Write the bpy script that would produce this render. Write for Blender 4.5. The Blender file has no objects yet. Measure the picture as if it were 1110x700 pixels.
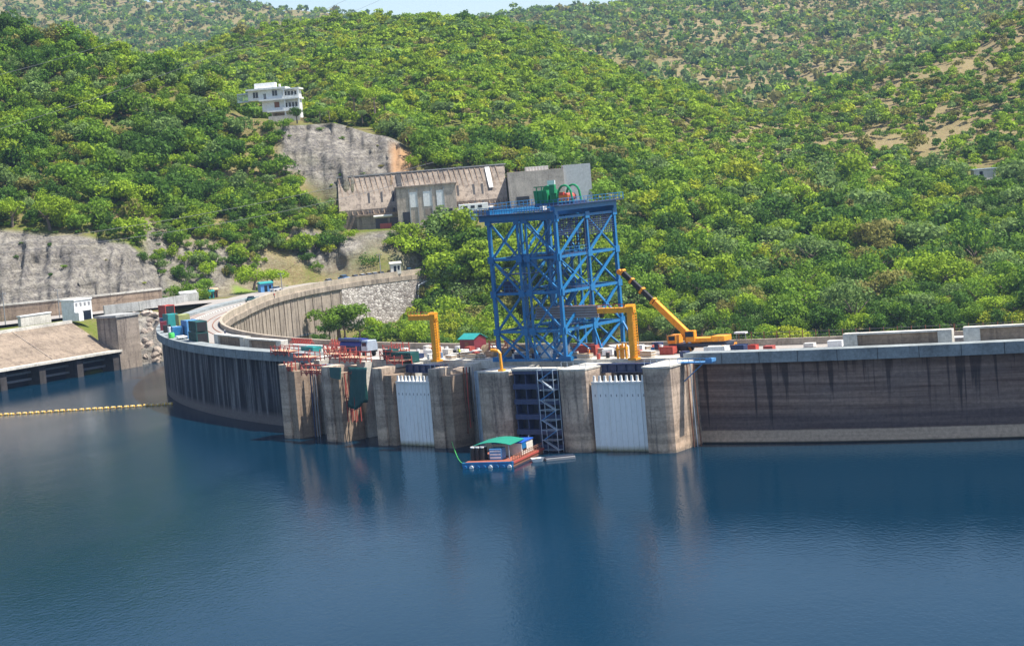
import bpy, bmesh, math, random
import numpy as np
from mathutils import Vector, Matrix
R = math.radians
random.seed(7); rng = np.random.default_rng(11)
scene = bpy.context.scene
col = scene.collection

# ------------------------------------------------------------------ camera, sky, sun, exposure
F, PITCH, ROLL, H = 2217.93, 0.075, 0.082, 45.45      # focal length in px of an 1110 px wide frame
cam_d = bpy.data.cameras.new('camera'); cam = bpy.data.objects.new('camera', cam_d); col.objects.link(cam)
cam_d.sensor_width = 36; cam_d.lens = 36 * F / 1110; cam_d.clip_start = 1; cam_d.clip_end = 20000
cp, sp = math.cos(PITCH), math.sin(PITCH)
FW = Vector((0, cp, -sp)); r0 = Vector((1, 0, 0)); u0 = Vector((0, sp, cp))
RT = math.cos(ROLL) * r0 - math.sin(ROLL) * u0; UPV = math.sin(ROLL) * r0 + math.cos(ROLL) * u0
m3 = Matrix((RT, UPV, -FW)).transposed()
cam.matrix_world = Matrix.Translation((0, 0, H)) @ m3.to_4x4()
scene.camera = cam
SUN_AZ, SUN_EL = R(101), R(63)                          # azimuth clockwise from +Y
world = bpy.data.worlds.new('World'); scene.world = world; world.use_nodes = True
wn = world.node_tree; bg = wn.nodes['Background']
sky = wn.nodes.new('ShaderNodeTexSky'); sky.sky_type = 'NISHITA'; sky.sun_disc = False
sky.sun_elevation = SUN_EL; sky.sun_rotation = SUN_AZ; sky.altitude = 500; sky.dust_density = 1.5
wn.links.new(sky.outputs[0], bg.inputs[0]); bg.inputs[1].default_value = 0.11
sl = bpy.data.lights.new('sun', 'SUN'); sl.energy = 5.0; sl.angle = R(0.5); sl.color = (1, .95, .86)
so = bpy.data.objects.new('sun', sl); col.objects.link(so)
sdir = Vector((math.sin(SUN_AZ) * math.cos(SUN_EL), math.cos(SUN_AZ) * math.cos(SUN_EL), math.sin(SUN_EL)))
so.rotation_euler = (-sdir).to_track_quat('-Z', 'Y').to_euler(); so.location = (0, 0, 300)
vs = scene.view_settings; vs.view_transform = 'Standard'; vs.look = 'None'; vs.gamma = 1; vs.use_curve_mapping = False
vs.exposure = 0.9
scene.cycles.max_bounces = 6; scene.cycles.transparent_max_bounces = 6; scene.cycles.volume_bounces = 0

# ------------------------------------------------------------------ helpers
CX, CY = 154.03, 525.2                                 # centre of the arch
def at(x, y, d):                                       # a direction in the photograph at distance Y = d
    v = FW + RT * ((x - 555) / F) + UPV * ((350 - y) / F)
    return Vector((0, 0, H)) + v * (d / v.y)
def zat(x, y, d): return at(x, y, d).z
def TH(s): return math.pi + s / 240.0
def D(r, s, z): t = TH(s); return Vector((CX + r * math.cos(t), CY + r * math.sin(t), z))
def rotD(s): return TH(s) + math.pi / 2                # local x along the dam, local y downstream
def link(o, parent=None):
    col.objects.link(o)
    if parent: o.parent = parent
    return o
def tag(o, label=None, cat=None, group=None, kind=None):
    if label: o['label'] = label
    if cat: o['category'] = cat
    if group: o['group'] = group
    if kind: o['kind'] = kind
    return o
def empty(name, loc, rz=0, label=None, cat=None, group=None):
    o = bpy.data.objects.new(name, None); o.empty_display_size = .5; link(o)
    o.location = loc; o.rotation_euler = (0, 0, rz)
    return tag(o, label, cat, group)
def copy_tree(o, parent=None):
    c = o.copy(); link(c)
    if parent: c.parent = parent
    for ch in list(o.children): copy_tree(ch, c)
    return c
class MB:
    def __init__(s): s.v = []; s.f = []
    def poly(s, pts, faces):
        n = len(s.v); s.v += [tuple(p) for p in pts]; s.f += [tuple(i + n for i in f) for f in faces]; return s
    def box(s, c, d, rz=0, top=1.0):
        x, y, z = d[0] / 2, d[1] / 2, d[2] / 2; P = []
        for k, q in ((-1, 1.0), (1, top)):
            for a, b in ((-1, -1), (1, -1), (1, 1), (-1, 1)):
                px, py = a * x * q, b * y * q
                P.append((c[0] + px * math.cos(rz) - py * math.sin(rz), c[1] + px * math.sin(rz) + py * math.cos(rz), c[2] + k * z))
        return s.poly(P, [(3, 2, 1, 0), (4, 5, 6, 7), (0, 1, 5, 4), (1, 2, 6, 5), (2, 3, 7, 6), (3, 0, 4, 7)])
    def bb(s, x0, x1, y0, y1, z0, z1): return s.box(((x0 + x1) / 2, (y0 + y1) / 2, (z0 + z1) / 2), (x1 - x0, y1 - y0, z1 - z0))
    def bar(s, p, q, w, h=None):
        p, q = Vector(p), Vector(q); h = h or w; a = (q - p).normalized()
        b = a.cross(Vector((0, 0, 1)))
        if b.length < 1e-3: b = Vector((1, 0, 0))
        b.normalize(); c = b.cross(a); P = []
        for e in (p, q):
            for i, j in ((-1, -1), (1, -1), (1, 1), (-1, 1)): P.append(e + b * (i * w / 2) + c * (j * h / 2))
        return s.poly(P, [(3, 2, 1, 0), (4, 5, 6, 7), (0, 1, 5, 4), (1, 2, 6, 5), (2, 3, 7, 6), (3, 0, 4, 7)])
    def tube(s, pts, r, n=8):
        pts = [Vector(p) for p in pts]; m = len(pts); P = []
        rs = r if isinstance(r, (list, tuple)) else [r] * m
        for i, p in enumerate(pts):
            a = (pts[min(i + 1, m - 1)] - pts[max(i - 1, 0)]).normalized()
            b = a.cross(Vector((0, 0, 1)))
            if b.length < 1e-3: b = Vector((1, 0, 0))
            b.normalize(); c = b.cross(a)
            for k in range(n):
                t = 2 * math.pi * k / n; P.append(p + (b * math.cos(t) + c * math.sin(t)) * rs[i])
        fs = [(i * n + k, i * n + (k + 1) % n, (i + 1) * n + (k + 1) % n, (i + 1) * n + k) for i in range(m - 1) for k in range(n)]
        fs += [tuple(range(n))[::-1], tuple((m - 1) * n + k for k in range(n))]
        return s.poly(P, fs)
    def prism(s, xy, z0, z1):
        n = len(xy); P = [(x, y, z0) for x, y in xy] + [(x, y, z1) for x, y in xy]
        return s.poly(P, [tuple(range(n))[::-1], tuple(range(n, 2 * n))] + [(i, (i + 1) % n, n + (i + 1) % n, n + i) for i in range(n)])
    def prismx(s, yz, x0, x1):                          # profile in y-z pushed along x
        n = len(yz); P = [(x0, y, z) for y, z in yz] + [(x1, y, z) for y, z in yz]
        return s.poly(P, [tuple(range(n)), tuple(range(n, 2 * n))[::-1]] + [(i, n + i, n + (i + 1) % n, (i + 1) % n) for i in range(n)])
    def arc(s, r0_, r1_, s0, s1, z0, z1, step=2.0, o=(0, 0, 0)):   # ring segment of the arch
        n = max(1, int(math.ceil(abs(s1 - s0) / step))); P = []; fs = []
        for i in range(n + 1):
            q = s0 + (s1 - s0) * i / n
            ra = r0_(q) if callable(r0_) else r0_; rb = r1_(q) if callable(r1_) else r1_
            for rr, zz in ((ra, z0), (rb, z0), (rb, z1), (ra, z1)): P.append(D(rr, q, zz) - Vector(o))
        for i in range(n):
            a = i * 4; b = a + 4
            for k in range(4): fs.append((a + k, b + k, b + (k + 1) % 4, a + (k + 1) % 4))
        fs += [(3, 2, 1, 0), (n * 4, n * 4 + 1, n * 4 + 2, n * 4 + 3)]
        return s.poly(P, fs)
    def build(s, name, mat, parent=None, label=None, smooth=False, bevel=0):
        me = bpy.data.meshes.new(name); me.from_pydata(s.v, [], s.f); me.validate()
        bm = bmesh.new(); bm.from_mesh(me); bmesh.ops.recalc_face_normals(bm, faces=bm.faces)
        if bevel: bmesh.ops.bevel(bm, geom=list(bm.edges), offset=bevel, segments=1, affect='EDGES')
        bm.to_mesh(me); bm.free()
        me.materials.append(mat)
        if smooth: me.polygons.foreach_set('use_smooth', [True] * len(me.polygons))
        o = bpy.data.objects.new(name, me); link(o, parent)
        if label: o['label'] = label
        return o
def npmesh(name, V, Fq, mat, colors=None, smooth=False):           # big quad mesh from arrays
    me = bpy.data.meshes.new(name); nv, nf = len(V), len(Fq)
    me.vertices.add(nv); me.vertices.foreach_set('co', np.ascontiguousarray(V, dtype=np.float32).ravel())
    me.loops.add(nf * 4); me.loops.foreach_set('vertex_index', np.ascontiguousarray(Fq, dtype=np.int32).ravel())
    me.polygons.add(nf); me.polygons.foreach_set('loop_start', np.arange(0, nf * 4, 4, dtype=np.int32))
    me.polygons.foreach_set('loop_total', np.full(nf, 4, dtype=np.int32))
    if smooth: me.polygons.foreach_set('use_smooth', np.ones(nf, dtype=bool))
    me.update(calc_edges=True)
    for nm, arr in (colors or {}).items():
        a = me.attributes.new(nm, 'FLOAT_COLOR', 'POINT')
        c4 = np.ones((nv, 4), dtype=np.float32); c4[:, :3] = arr; a.data.foreach_set('color', c4.ravel())
    me.materials.append(mat)
    return me

# ------------------------------------------------------------------ materials
class NT:
    def __init__(s, name):
        s.m = bpy.data.materials.new(name); s.m.use_nodes = True; s.t = s.m.node_tree
        s.b = s.t.nodes['Principled BSDF']; s.pos = None
    def n(s, k, **kw):
        x = s.t.nodes.new(k)
        for a, v in kw.items(): setattr(x, a, v)
        return x
    def l(s, a, b): s.t.links.new(a, b)
    def coord(s, sx, sy, sz, obj=False):
        if obj: src = s.n('ShaderNodeTexCoord').outputs['Object']
        else: src = s.n('ShaderNodeNewGeometry').outputs['Position']
        mp = s.n('ShaderNodeMapping'); mp.inputs['Scale'].default_value = (sx, sy, sz); s.l(src, mp.inputs[0]); return mp.outputs[0]
    def noise(s, c, scale=1, detail=4, rough=.55):
        x = s.n('ShaderNodeTexNoise'); x.inputs['Scale'].default_value = scale; x.inputs['Detail'].default_value = detail
        x.inputs['Roughness'].default_value = rough; s.l(c, x.inputs['Vector']); return x.outputs['Fac']
    def ramp(s, f, *stops):
        x = s.n('ShaderNodeValToRGB'); e = x.color_ramp.elements
        while len(e) < len(stops): e.new(.5)
        for k, (p, c) in zip(e, stops): k.position = p; k.color = (*c, 1) if not isinstance(c, (int, float)) else (c, c, c, 1)
        s.l(f, x.inputs[0]); return x.outputs[0]
    def mix(s, f, a, b, mode='MIX'):
        x = s.n('ShaderNodeMix', data_type='RGBA', blend_type=mode)
        for v, i in ((f, 0), (a, 6), (b, 7)):
            if hasattr(v, 'links') or hasattr(v, 'is_linked'): s.l(v, x.inputs[i])
            else: x.inputs[i].default_value = v if i == 0 else (*v, 1)
        return x.outputs[2]
    def math(s, op, a, b=0.0):
        x = s.n('ShaderNodeMath', operation=op)
        for v, i in ((a, 0), (b, 1)):
            if isinstance(v, (int, float)): x.inputs[i].default_value = v
            else: s.l(v, x.inputs[i])
        return x.outputs[0]
    def bump(s, h, strength=.4, dist=.1):
        x = s.n('ShaderNodeBump'); x.inputs['Strength'].default_value = strength; x.inputs['Distance'].default_value = dist
        s.l(h, x.inputs['Height']); s.l(x.outputs[0], s.b.inputs['Normal'])
    def done(s, c, rough=.85, metal=0, spec=None):
        if isinstance(c, tuple): s.b.inputs['Base Color'].default_value = (*c, 1)
        else: s.l(c, s.b.inputs['Base Color'])
        s.b.inputs['Roughness'].default_value = rough; s.b.inputs['Metallic'].default_value = metal
        if spec is not None: s.b.inputs['Specular IOR Level'].default_value = spec
        return s.m
def mul(c, k): return tuple(min(1, x * k) for x in c)
def paint(name, c, rough=.5, metal=0, wear=.25, dirt=(.16, .12, .09)):
    t = NT(name)
    a = t.noise(t.coord(1, 1, 1), 1.3, 5, .65); b = t.noise(t.coord(3, 3, .4), 1.2, 4)
    c1 = t.mix(t.ramp(a, (.35, 0.0), (.75, 1.0)), mul(c, 1.08), mul(c, .8))
    c2 = t.mix(t.math('MULTIPLY', t.ramp(b, (.55, 0.0), (.8, 1.0)), wear * 2), c1, dirt)
    return t.done(c2, rough, metal)
def concrete(name, c, streak=.5, band=.4, dark=(.05, .045, .04), pale=None, sc=1.0, bumpd=.05, tide=False):
    t = NT(name)
    big = t.noise(t.coord(.22, .22, .22), sc, 5, .6)
    fine = t.noise(t.coord(2.2, 2.2, 2.2), 1, 5, .7)
    st = t.noise(t.coord(1.0, 1.0, .045), sc, 4, .6); st2 = t.noise(t.coord(.35, .35, .10), sc, 4, .6)
    bd = t.noise(t.coord(.03, .03, .9), 1, 5, .7); lift = t.noise(t.coord(.01, .01, .45), 1, 2, .5)
    k = t.ramp(big, (.32, mul(c, .62)), (.5, c), (.68, mul(c, 1.3)))
    k = t.mix(t.math('MULTIPLY', t.ramp(bd, (.47, 0.0), (.60, 1.0)), band), k, mul(c, .42))
    k = t.mix(t.math('MULTIPLY', t.ramp(lift, (.49, 0.0), (.53, 1.0)), band * .5), k, mul(c, 1.35))
    if pale: k = t.mix(t.math('MULTIPLY', t.ramp(t.noise(t.coord(.9, .9, .05), sc * .8, 3), (.53, 0.0), (.62, 1.0)), .7), k, pale)
    k = t.mix(t.math('MULTIPLY', t.ramp(st, (.53, 0.0), (.62, 1.0)), streak), k, dark)
    k = t.mix(t.math('MULTIPLY', t.ramp(st2, (.55, 0.0), (.64, 1.0)), streak * .8), k, dark)
    if tide:
        sep = t.n('ShaderNodeSeparateXYZ'); t.l(t.n('ShaderNodeNewGeometry').outputs['Position'], sep.inputs[0])
        zz = t.math('DIVIDE', t.math('ADD', sep.outputs[2], t.math('MULTIPLY', t.math('SUBTRACT', big, .5), 3.0)), 16)
        k = t.mix(1.0, k, t.ramp(zz, (.02, (.55, .5, .45)), (.05, (1.25, 1.1, .95)), (.17, (1.2, 1.08, .95)), (.20, (.6, .55, .52)), (.27, (.75, .68, .62)), (.34, (1.0, .95, .9)), (.62, (.95, .92, .9)), (.74, (.55, .53, .54)), (.82, (1.25, 1.25, 1.2))), 'MULTIPLY')
    k = t.mix(.3, k, t.ramp(fine, (.36, mul(c, .4)), (.64, mul(c, 1.5))))
    t.bump(fine, .5, bumpd)
    return t.done(k, .9, 0, .2)

M = {}
M['pier'] = concrete('pier_concrete', (.45, .36, .285), .75, .7, (.055, .045, .045), tide=True)
M['pale_conc'] = concrete('pale_concrete', (.55, .52, .46), .25, .15, (.2, .18, .15))
M['grey_conc'] = concrete('grey_concrete', (.36, .36, .35), .35, .2)
M['brown_conc'] = concrete('weathered_brown_concrete', (.29, .24, .195), .75, .4, (.07, .055, .05))
M['tan_conc'] = concrete('tan_concrete', (.30, .225, .165), .55, .6, (.10, .07, .055))
M['fascia'] = concrete('fascia_concrete', (.24, .265, .27), .25, .15, (.1, .1, .1))
M['dn_wall'] = concrete('downstream_concrete', (.315, .262, .21), .85, .2, (.075, .06, .05), sc=1.0)
M['darkconc'] = concrete('dark_concrete', (.06, .055, .055), .5, .4, (.02, .02, .02))  # near-black concrete tone for the piers in the intake openings
M['buoy'] = paint('faded_yellow_plastic', (.70, .46, .10), .5, wear=.2)
M['barge_deck'] = paint('worn_red_deck', (.30, .085, .05), .8, wear=.45)
M['ramp'] = concrete('ramp_concrete', (.235, .185, .14), .6, .6, (.08, .06, .05))
M['white'] = paint('white_paint', (.78, .78, .76), .5, wear=.12)
M['offwhite'] = paint('offwhite_paint', (.66, .63, .57), .6, wear=.2)
M['blue'] = paint('blue_steel_paint', (.010, .15, .36), .45, wear=.35, dirt=(.10, .07, .06))
M['blue2'] = paint('light_blue_paint', (.08, .25, .50), .5, wear=.2)
M['navy'] = paint('navy_paint', (.022, .04, .11), .45, wear=.15)
M['darknavy'] = paint('dark_steel', (.015, .025, .05), .5, wear=.15)
M['yellow'] = paint('yellow_paint', (.78, .33, .012), .5, wear=.3)
M['cranepaint'] = paint('crane_orange_paint', (.80, .29, .010), .5, wear=.25)
M['red'] = paint('red_paint', (.50, .06, .04), .55, wear=.2)
M['rust'] = paint('red_oxide_steel', (.42, .075, .055), .65, wear=.2)
M['maroon'] = paint('maroon_paint', (.18, .018, .03), .5, wear=.15)
M['teal'] = paint('teal_paint', (.02, .26, .25), .5, wear=.12)
M['green'] = paint('green_paint', (.01, .24, .09), .5, wear=.12)
M['dkgreen'] = paint('dark_green_sheet', (.006, .075, .07), .6, wear=.1)
M['olive'] = paint('yellow_green_paint', (.30, .33, .12), .6, wear=.15)
M['black'] = paint('black_rubber', (.012, .012, .014), .6, wear=.1)
M['grey'] = paint('grey_steel', (.25, .25, .26), .5, wear=.2)
M['galv'] = paint('galvanised_steel', (.40, .47, .55), .4, .3, wear=.1)
M['glass'] = NT('dark_glass').done((.015, .022, .035), .08)
M['orange'] = paint('orange_paint', (.75, .20, .02), .5, wear=.15)
M['rustbrown'] = paint('rusty_steel', (.22, .09, .05), .8, wear=.3)
M['wood'] = paint('timber', (.45, .32, .2), .8, wear=.25)
M['skin'] = NT('skin').done((.12, .06, .035), .6)
M['cloth'] = paint('dark_cloth', (.03, .04, .09), .9, wear=.05)
M['hivis'] = NT('hi_vis_cloth').done((.65, .75, .03), .8)
M['lime'] = paint('lime_plastic', (.10, .62, .12), .4, wear=.05)
M['wire'] = NT('wire').done((.10, .10, .11), .6)
M['silver'] = paint('silver_car_paint', (.55, .56, .58), .3, .2, wear=.03)

def m_gate():
    t = NT('white_gate_paint')
    st = t.noise(t.coord(1.6, 1.6, .07), 1, 4); f = t.noise(t.coord(1, 1, 1), 1.5, 5)
    sep = t.n('ShaderNodeSeparateXYZ'); t.l(t.n('ShaderNodeNewGeometry').outputs['Position'], sep.inputs[0])
    k = t.mix(t.math('MULTIPLY', t.ramp(st, (.5, 0.0), (.75, 1.0)), .35), (.86, .87, .86), (.55, .53, .47))
    k = t.mix(t.math('MULTIPLY', t.ramp(f, (.5, 0.0), (.8, 1.0)), .3), k, (.55, .57, .55))
    w = t.ramp(t.math('DIVIDE', t.math('ADD', sep.outputs[2], t.math('MULTIPLY', st, .6)), 4.0), (.1, (.30, .28, .17)), (.16, (.62, .6, .5)), (.3, (1, 1, 1)))
    return t.done(t.mix(1.0, k, w, 'MULTIPLY'), .55)
M['gate'] = m_gate()
def m_wall(name, left):
    t = NT(name)
    sep = t.n('ShaderNodeSeparateXYZ'); t.l(t.n('ShaderNodeNewGeometry').outputs['Position'], sep.inputs[0]); z = sep.outputs[2]
    uv = t.n('ShaderNodeUVMap').outputs[0]
    def uvn(sx, sy, det=4, rough=.55, off=0):
        mp = t.n('ShaderNodeMapping'); mp.inputs['Scale'].default_value = (sx, sy, 1); mp.inputs['Location'].default_value = (off, off * .37, 0); t.l(uv, mp.inputs[0])
        return t.noise(mp.outputs[0], 1, det, rough)
    fine = uvn(1.6, 1.6, 6, .7); bands = uvn(.035, 1.15, 5, .65); stv = uvn(.85, .022, 4, .6); thin = uvn(1.5, .05, 3, .6, 4.2); blot = uvn(.12, .18, 5, .6, 9)
    if left:
        k = t.mix(t.ramp(uvn(.45, .022, 3, .55, 2.1), (.46, 0.0), (.57, 1.0)), (.013, .013, .019), (.19, .185, .185))
        k = t.mix(t.math('MULTIPLY', t.ramp(thin, (.5, 0.0), (.58, 1.0)), .85), k, (.007, .009, .018))
        k = t.mix(t.math('MULTIPLY', t.ramp(blot, (.5, 0.0), (.62, 1.0)), .35), k, (.05, .055, .075))
        low = t.ramp(t.math('DIVIDE', t.math('ADD', z, t.math('MULTIPLY', fine, .8)), 10), (.17, 1.0), (.30, 0.0))
        k = t.mix(low, k, t.mix(bands, (.10, .085, .085), (.20, .17, .155)))
    else:
        k = t.ramp(bands, (.36, (.115, .068, .052)), (.5, (.205, .135, .107)), (.64, (.32, .215, .165)))
        k = t.mix(t.math('MULTIPLY', t.ramp(blot, (.4, 0.0), (.65, 1.0)), .35), k, (.19, .155, .145))
        band_d = t.ramp(t.math('DIVIDE', t.math('ADD', z, t.math('MULTIPLY', blot, 1.2)), 15), (.16, 0.0), (.20, 1.0), (.31, 1.0), (.42, 0.0))
        k = t.mix(t.math('MULTIPLY', band_d, .6), k, (.075, .06, .068))
        # dark seepage running down from the crest
        run = t.ramp(t.math('ADD', stv, t.math('MULTIPLY', t.math('SUBTRACT', z, 8.0), .014)), (.565, 0.0), (.62, 1.0))
        k = t.mix(t.math('MULTIPLY', run, .72), k, (.010, .010, .016))
        k = t.mix(t.math('MULTIPLY', t.ramp(thin, (.56, 0.0), (.7, 1.0)), .35), k, (.06, .055, .06))
        top = t.ramp(t.math('DIVIDE', z, 15), (.70, 0.0), (.74, .6), (.80, .6), (.83, 1.0))
        k = t.mix(t.math('MULTIPLY', top, .35), k, (.16, .085, .06))
        low = t.ramp(t.math('DIVIDE', t.math('ADD', z, t.math('MULTIPLY', blot, .25)), 10), (.205, 1.0), (.225, 0.0))
        k = t.mix(low, k, t.mix(uvn(.05, 2.2, 4, .6), (.34, .25, .18), (.66, .49, .36)))
        wet = t.ramp(t.math('DIVIDE', z, 10), (.015, 1.0), (.03, 0.0)); k = t.mix(wet, k, (.04, .04, .03))
    k = t.mix(.3, k, t.ramp(fine, (.35, .25), (.65, 1.5)), 'MULTIPLY')
    t.bump(fine, .4, .06)
    return t.done(k, .85, 0, .25)
M['wall_r'] = m_wall('upstream_wall_weathered', False); M['wall_l'] = m_wall('upstream_wall_stained', True)
def m_stone():
    t = NT('stone_masonry'); c = t.coord(.9, .9, 1.1)
    v = t.n('ShaderNodeTexVoronoi'); v.inputs['Scale'].default_value = 1.15; t.l(c, v.inputs['Vector'])
    e = t.n('ShaderNodeTexVoronoi', feature='DISTANCE_TO_EDGE'); e.inputs['Scale'].default_value = 1.15; t.l(c, e.inputs['Vector'])
    sp_ = t.n('ShaderNodeSeparateColor'); t.l(v.outputs['Color'], sp_.inputs[0])
    k = t.ramp(sp_.outputs[0], (.0, (.20, .17, .15)), (.5, (.42, .38, .34)), (1, (.62, .57, .52)))
    k = t.mix(t.ramp(e.outputs['Distance'], (.0, 1.0), (.09, 0.0)), k, (.17, .14, .12))
    t.bump(e.outputs['Distance'], .8, .3); return t.done(k, .9)
M['stone'] = m_stone()
def m_road():
    t = NT('road_surface'); a = t.noise(t.coord(.3, .3, .3), 1, 5); b = t.noise(t.coord(3, 3, 3), 1, 5)
    k = t.mix(a, (.24, .22, .20), (.36, .325, .29)); k = t.mix(.3, k, t.ramp(b, (.36, (.12, .11, .1)), (.64, (.42, .38, .34))))
    return t.done(k, .9)
M['road'] = m_road()
def m_water():
    t = NT('lake_water'); 
    w1 = t.noise(t.coord(1.5, .8, 1), 1, 3, .6); w2 = t.noise(t.coord(.22, .10, 1), 1, 3, .55); w3 = t.noise(t.coord(4.2, 2.6, 1), 1, 2, .5)
    h = t.math('ADD', t.math('MULTIPLY', w1, .5), t.math('ADD', t.math('MULTIPLY', w2, .6), t.math('MULTIPLY', w3, .14)))
    t.bump(h, .30, .22); t.b.inputs['Specular IOR Level'].default_value = .32
    big = t.noise(t.coord(.012, .006, 1), 1, 3)
    k = t.mix(big, (.0003, .013, .028), (.0005, .022, .047))
    t.b.inputs['IOR'].default_value = 1.155
    rg = t.ramp(t.noise(t.coord(.02, .007, 1), 1, 3), (.4, .06), (.62, .2)); t.done(k, .1); t.l(rg, t.b.inputs['Roughness']); return t.m
M['water'] = m_water()
def m_ground():
    t = NT('hill_ground')
    at_ = t.n('ShaderNodeAttribute', attribute_name='mask'); sepc = t.n('ShaderNodeSeparateColor'); t.l(at_.outputs['Color'], sepc.inputs[0])
    a = t.noise(t.coord(.035, .035, .035), 1, 6, .65); b = t.noise(t.coord(.35, .35, .35), 1, 6, .7); c = t.noise(t.coord(1.3, 1.3, 1.3), 1, 4, .7)
    soil = t.mix(b, (.12, .085, .045), (.27, .19, .11)); grass = t.mix(b, (.05, .075, .012), (.15, .18, .028))
    k = t.mix(t.ramp(t.math('ADD', t.math('MULTIPLY', a, .6), t.math('MULTIPLY', c, .4)), (.38, 0.0), (.56, 1.0)), soil, grass)
    dr = t.n('ShaderNodeAttribute', attribute_name='dry').outputs['Fac']
    k = t.mix(dr, k, t.mix(b, t.ramp(c, (.4, (.13, .085, .05)), (.5, (.13, .12, .045)), (.6, (.22, .16, .09))), t.ramp(c, (.4, (.30, .20, .12)), (.5, (.24, .22, .09)), (.6, (.36, .27, .16)))))
    # bare rock: stratified greys
    st = t.noise(t.coord(.10, .10, .55), 1, 6, .7); vv = t.noise(t.coord(.5, .5, .12), 1, 5, .65)
    rk = t.ramp(st, (.36, (.045, .038, .031)), (.47, (.125, .113, .095)), (.55, (.205, .187, .158)), (.66, (.295, .272, .235)))
    rk = t.mix(t.math('MULTIPLY', t.ramp(vv, (.46, 0.0), (.58, 1.0)), .85), rk, (.06, .055, .06))
    rk = t.mix(.4, rk, t.ramp(c, (.35, (.045, .041, .035)), (.65, (.37, .34, .295))))
    k = t.mix(sepc.outputs[0], k, rk)
    k = t.mix(sepc.outputs[1], k, t.mix(b, (.27, .15, .075), (.42, .26, .14)))       # orange earth
    k = t.mix(sepc.outputs[2], k, t.mix(b, (.11, .17, .03), (.20, .26, .05)))        # mown lawn
    t.bump(t.math('ADD', b, t.math('MULTIPLY', st, 1.5)), .7, .8)
    return t.done(k, .95, 0, .1)
M['ground'] = m_ground()
def m_leaf(name, attr):
    t = NT(name)
    if attr: c = t.n('ShaderNodeAttribute', attribute_name='tint').outputs['Color']
    else: c = t.n('ShaderNodeObjectInfo').outputs['Color']
    g = t.n('ShaderNodeNewGeometry').outputs['Random Per Island']
    k = t.mix(1.0, c, t.ramp(g, (0, (.8, .82, .8)), (.6, (1, 1, 1)), (1, (1.15, 1.12, 1.03))), 'MULTIPLY')
    t.done(k, .7, 0, .15)
    tr = t.n('ShaderNodeBsdfTranslucent'); t.l(k, tr.inputs[0]); mx = t.n('ShaderNodeMixShader'); mx.inputs[0].default_value = .35
    t.l(t.b.outputs[0], mx.inputs[1]); t.l(tr.outputs[0], mx.inputs[2])
    t.l(mx.outputs[0], t.t.nodes['Material Output'].inputs[0]); return t.m
M['leaf_obj'] = m_leaf('leaves', False); M['leaf_att'] = m_leaf('leaves_far', True)
M['bark'] = paint('bark', (.16, .12, .09), .9, wear=.2)
def m_haze():
    m = bpy.data.materials.new('haze_air'); m.use_nodes = True; n = m.node_tree; n.nodes.remove(n.nodes['Principled BSDF'])
    v = n.nodes.new('ShaderNodeVolumePrincipled'); v.inputs['Color'].default_value = (.42, .58, .86, 1); v.inputs['Density'].default_value = HAZE; v.inputs['Anisotropy'].default_value = .2
    n.links.new(v.outputs[0], n.nodes['Material Output'].inputs['Volume']); return m
HAZE = .00007

# ------------------------------------------------------------------ terrain
RIN_PTS = [(-200, 240), (-165, 241), (-143, 246), (-116, 243.2), (-91, 239), (-70, 234.5), (-52, 230.8), (-25, 227), (5, 226), (300, 226), (500, 226)]
def RIN(s): return float(np.interp(s, [p[0] for p in RIN_PTS], [p[1] for p in RIN_PTS]))
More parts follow.
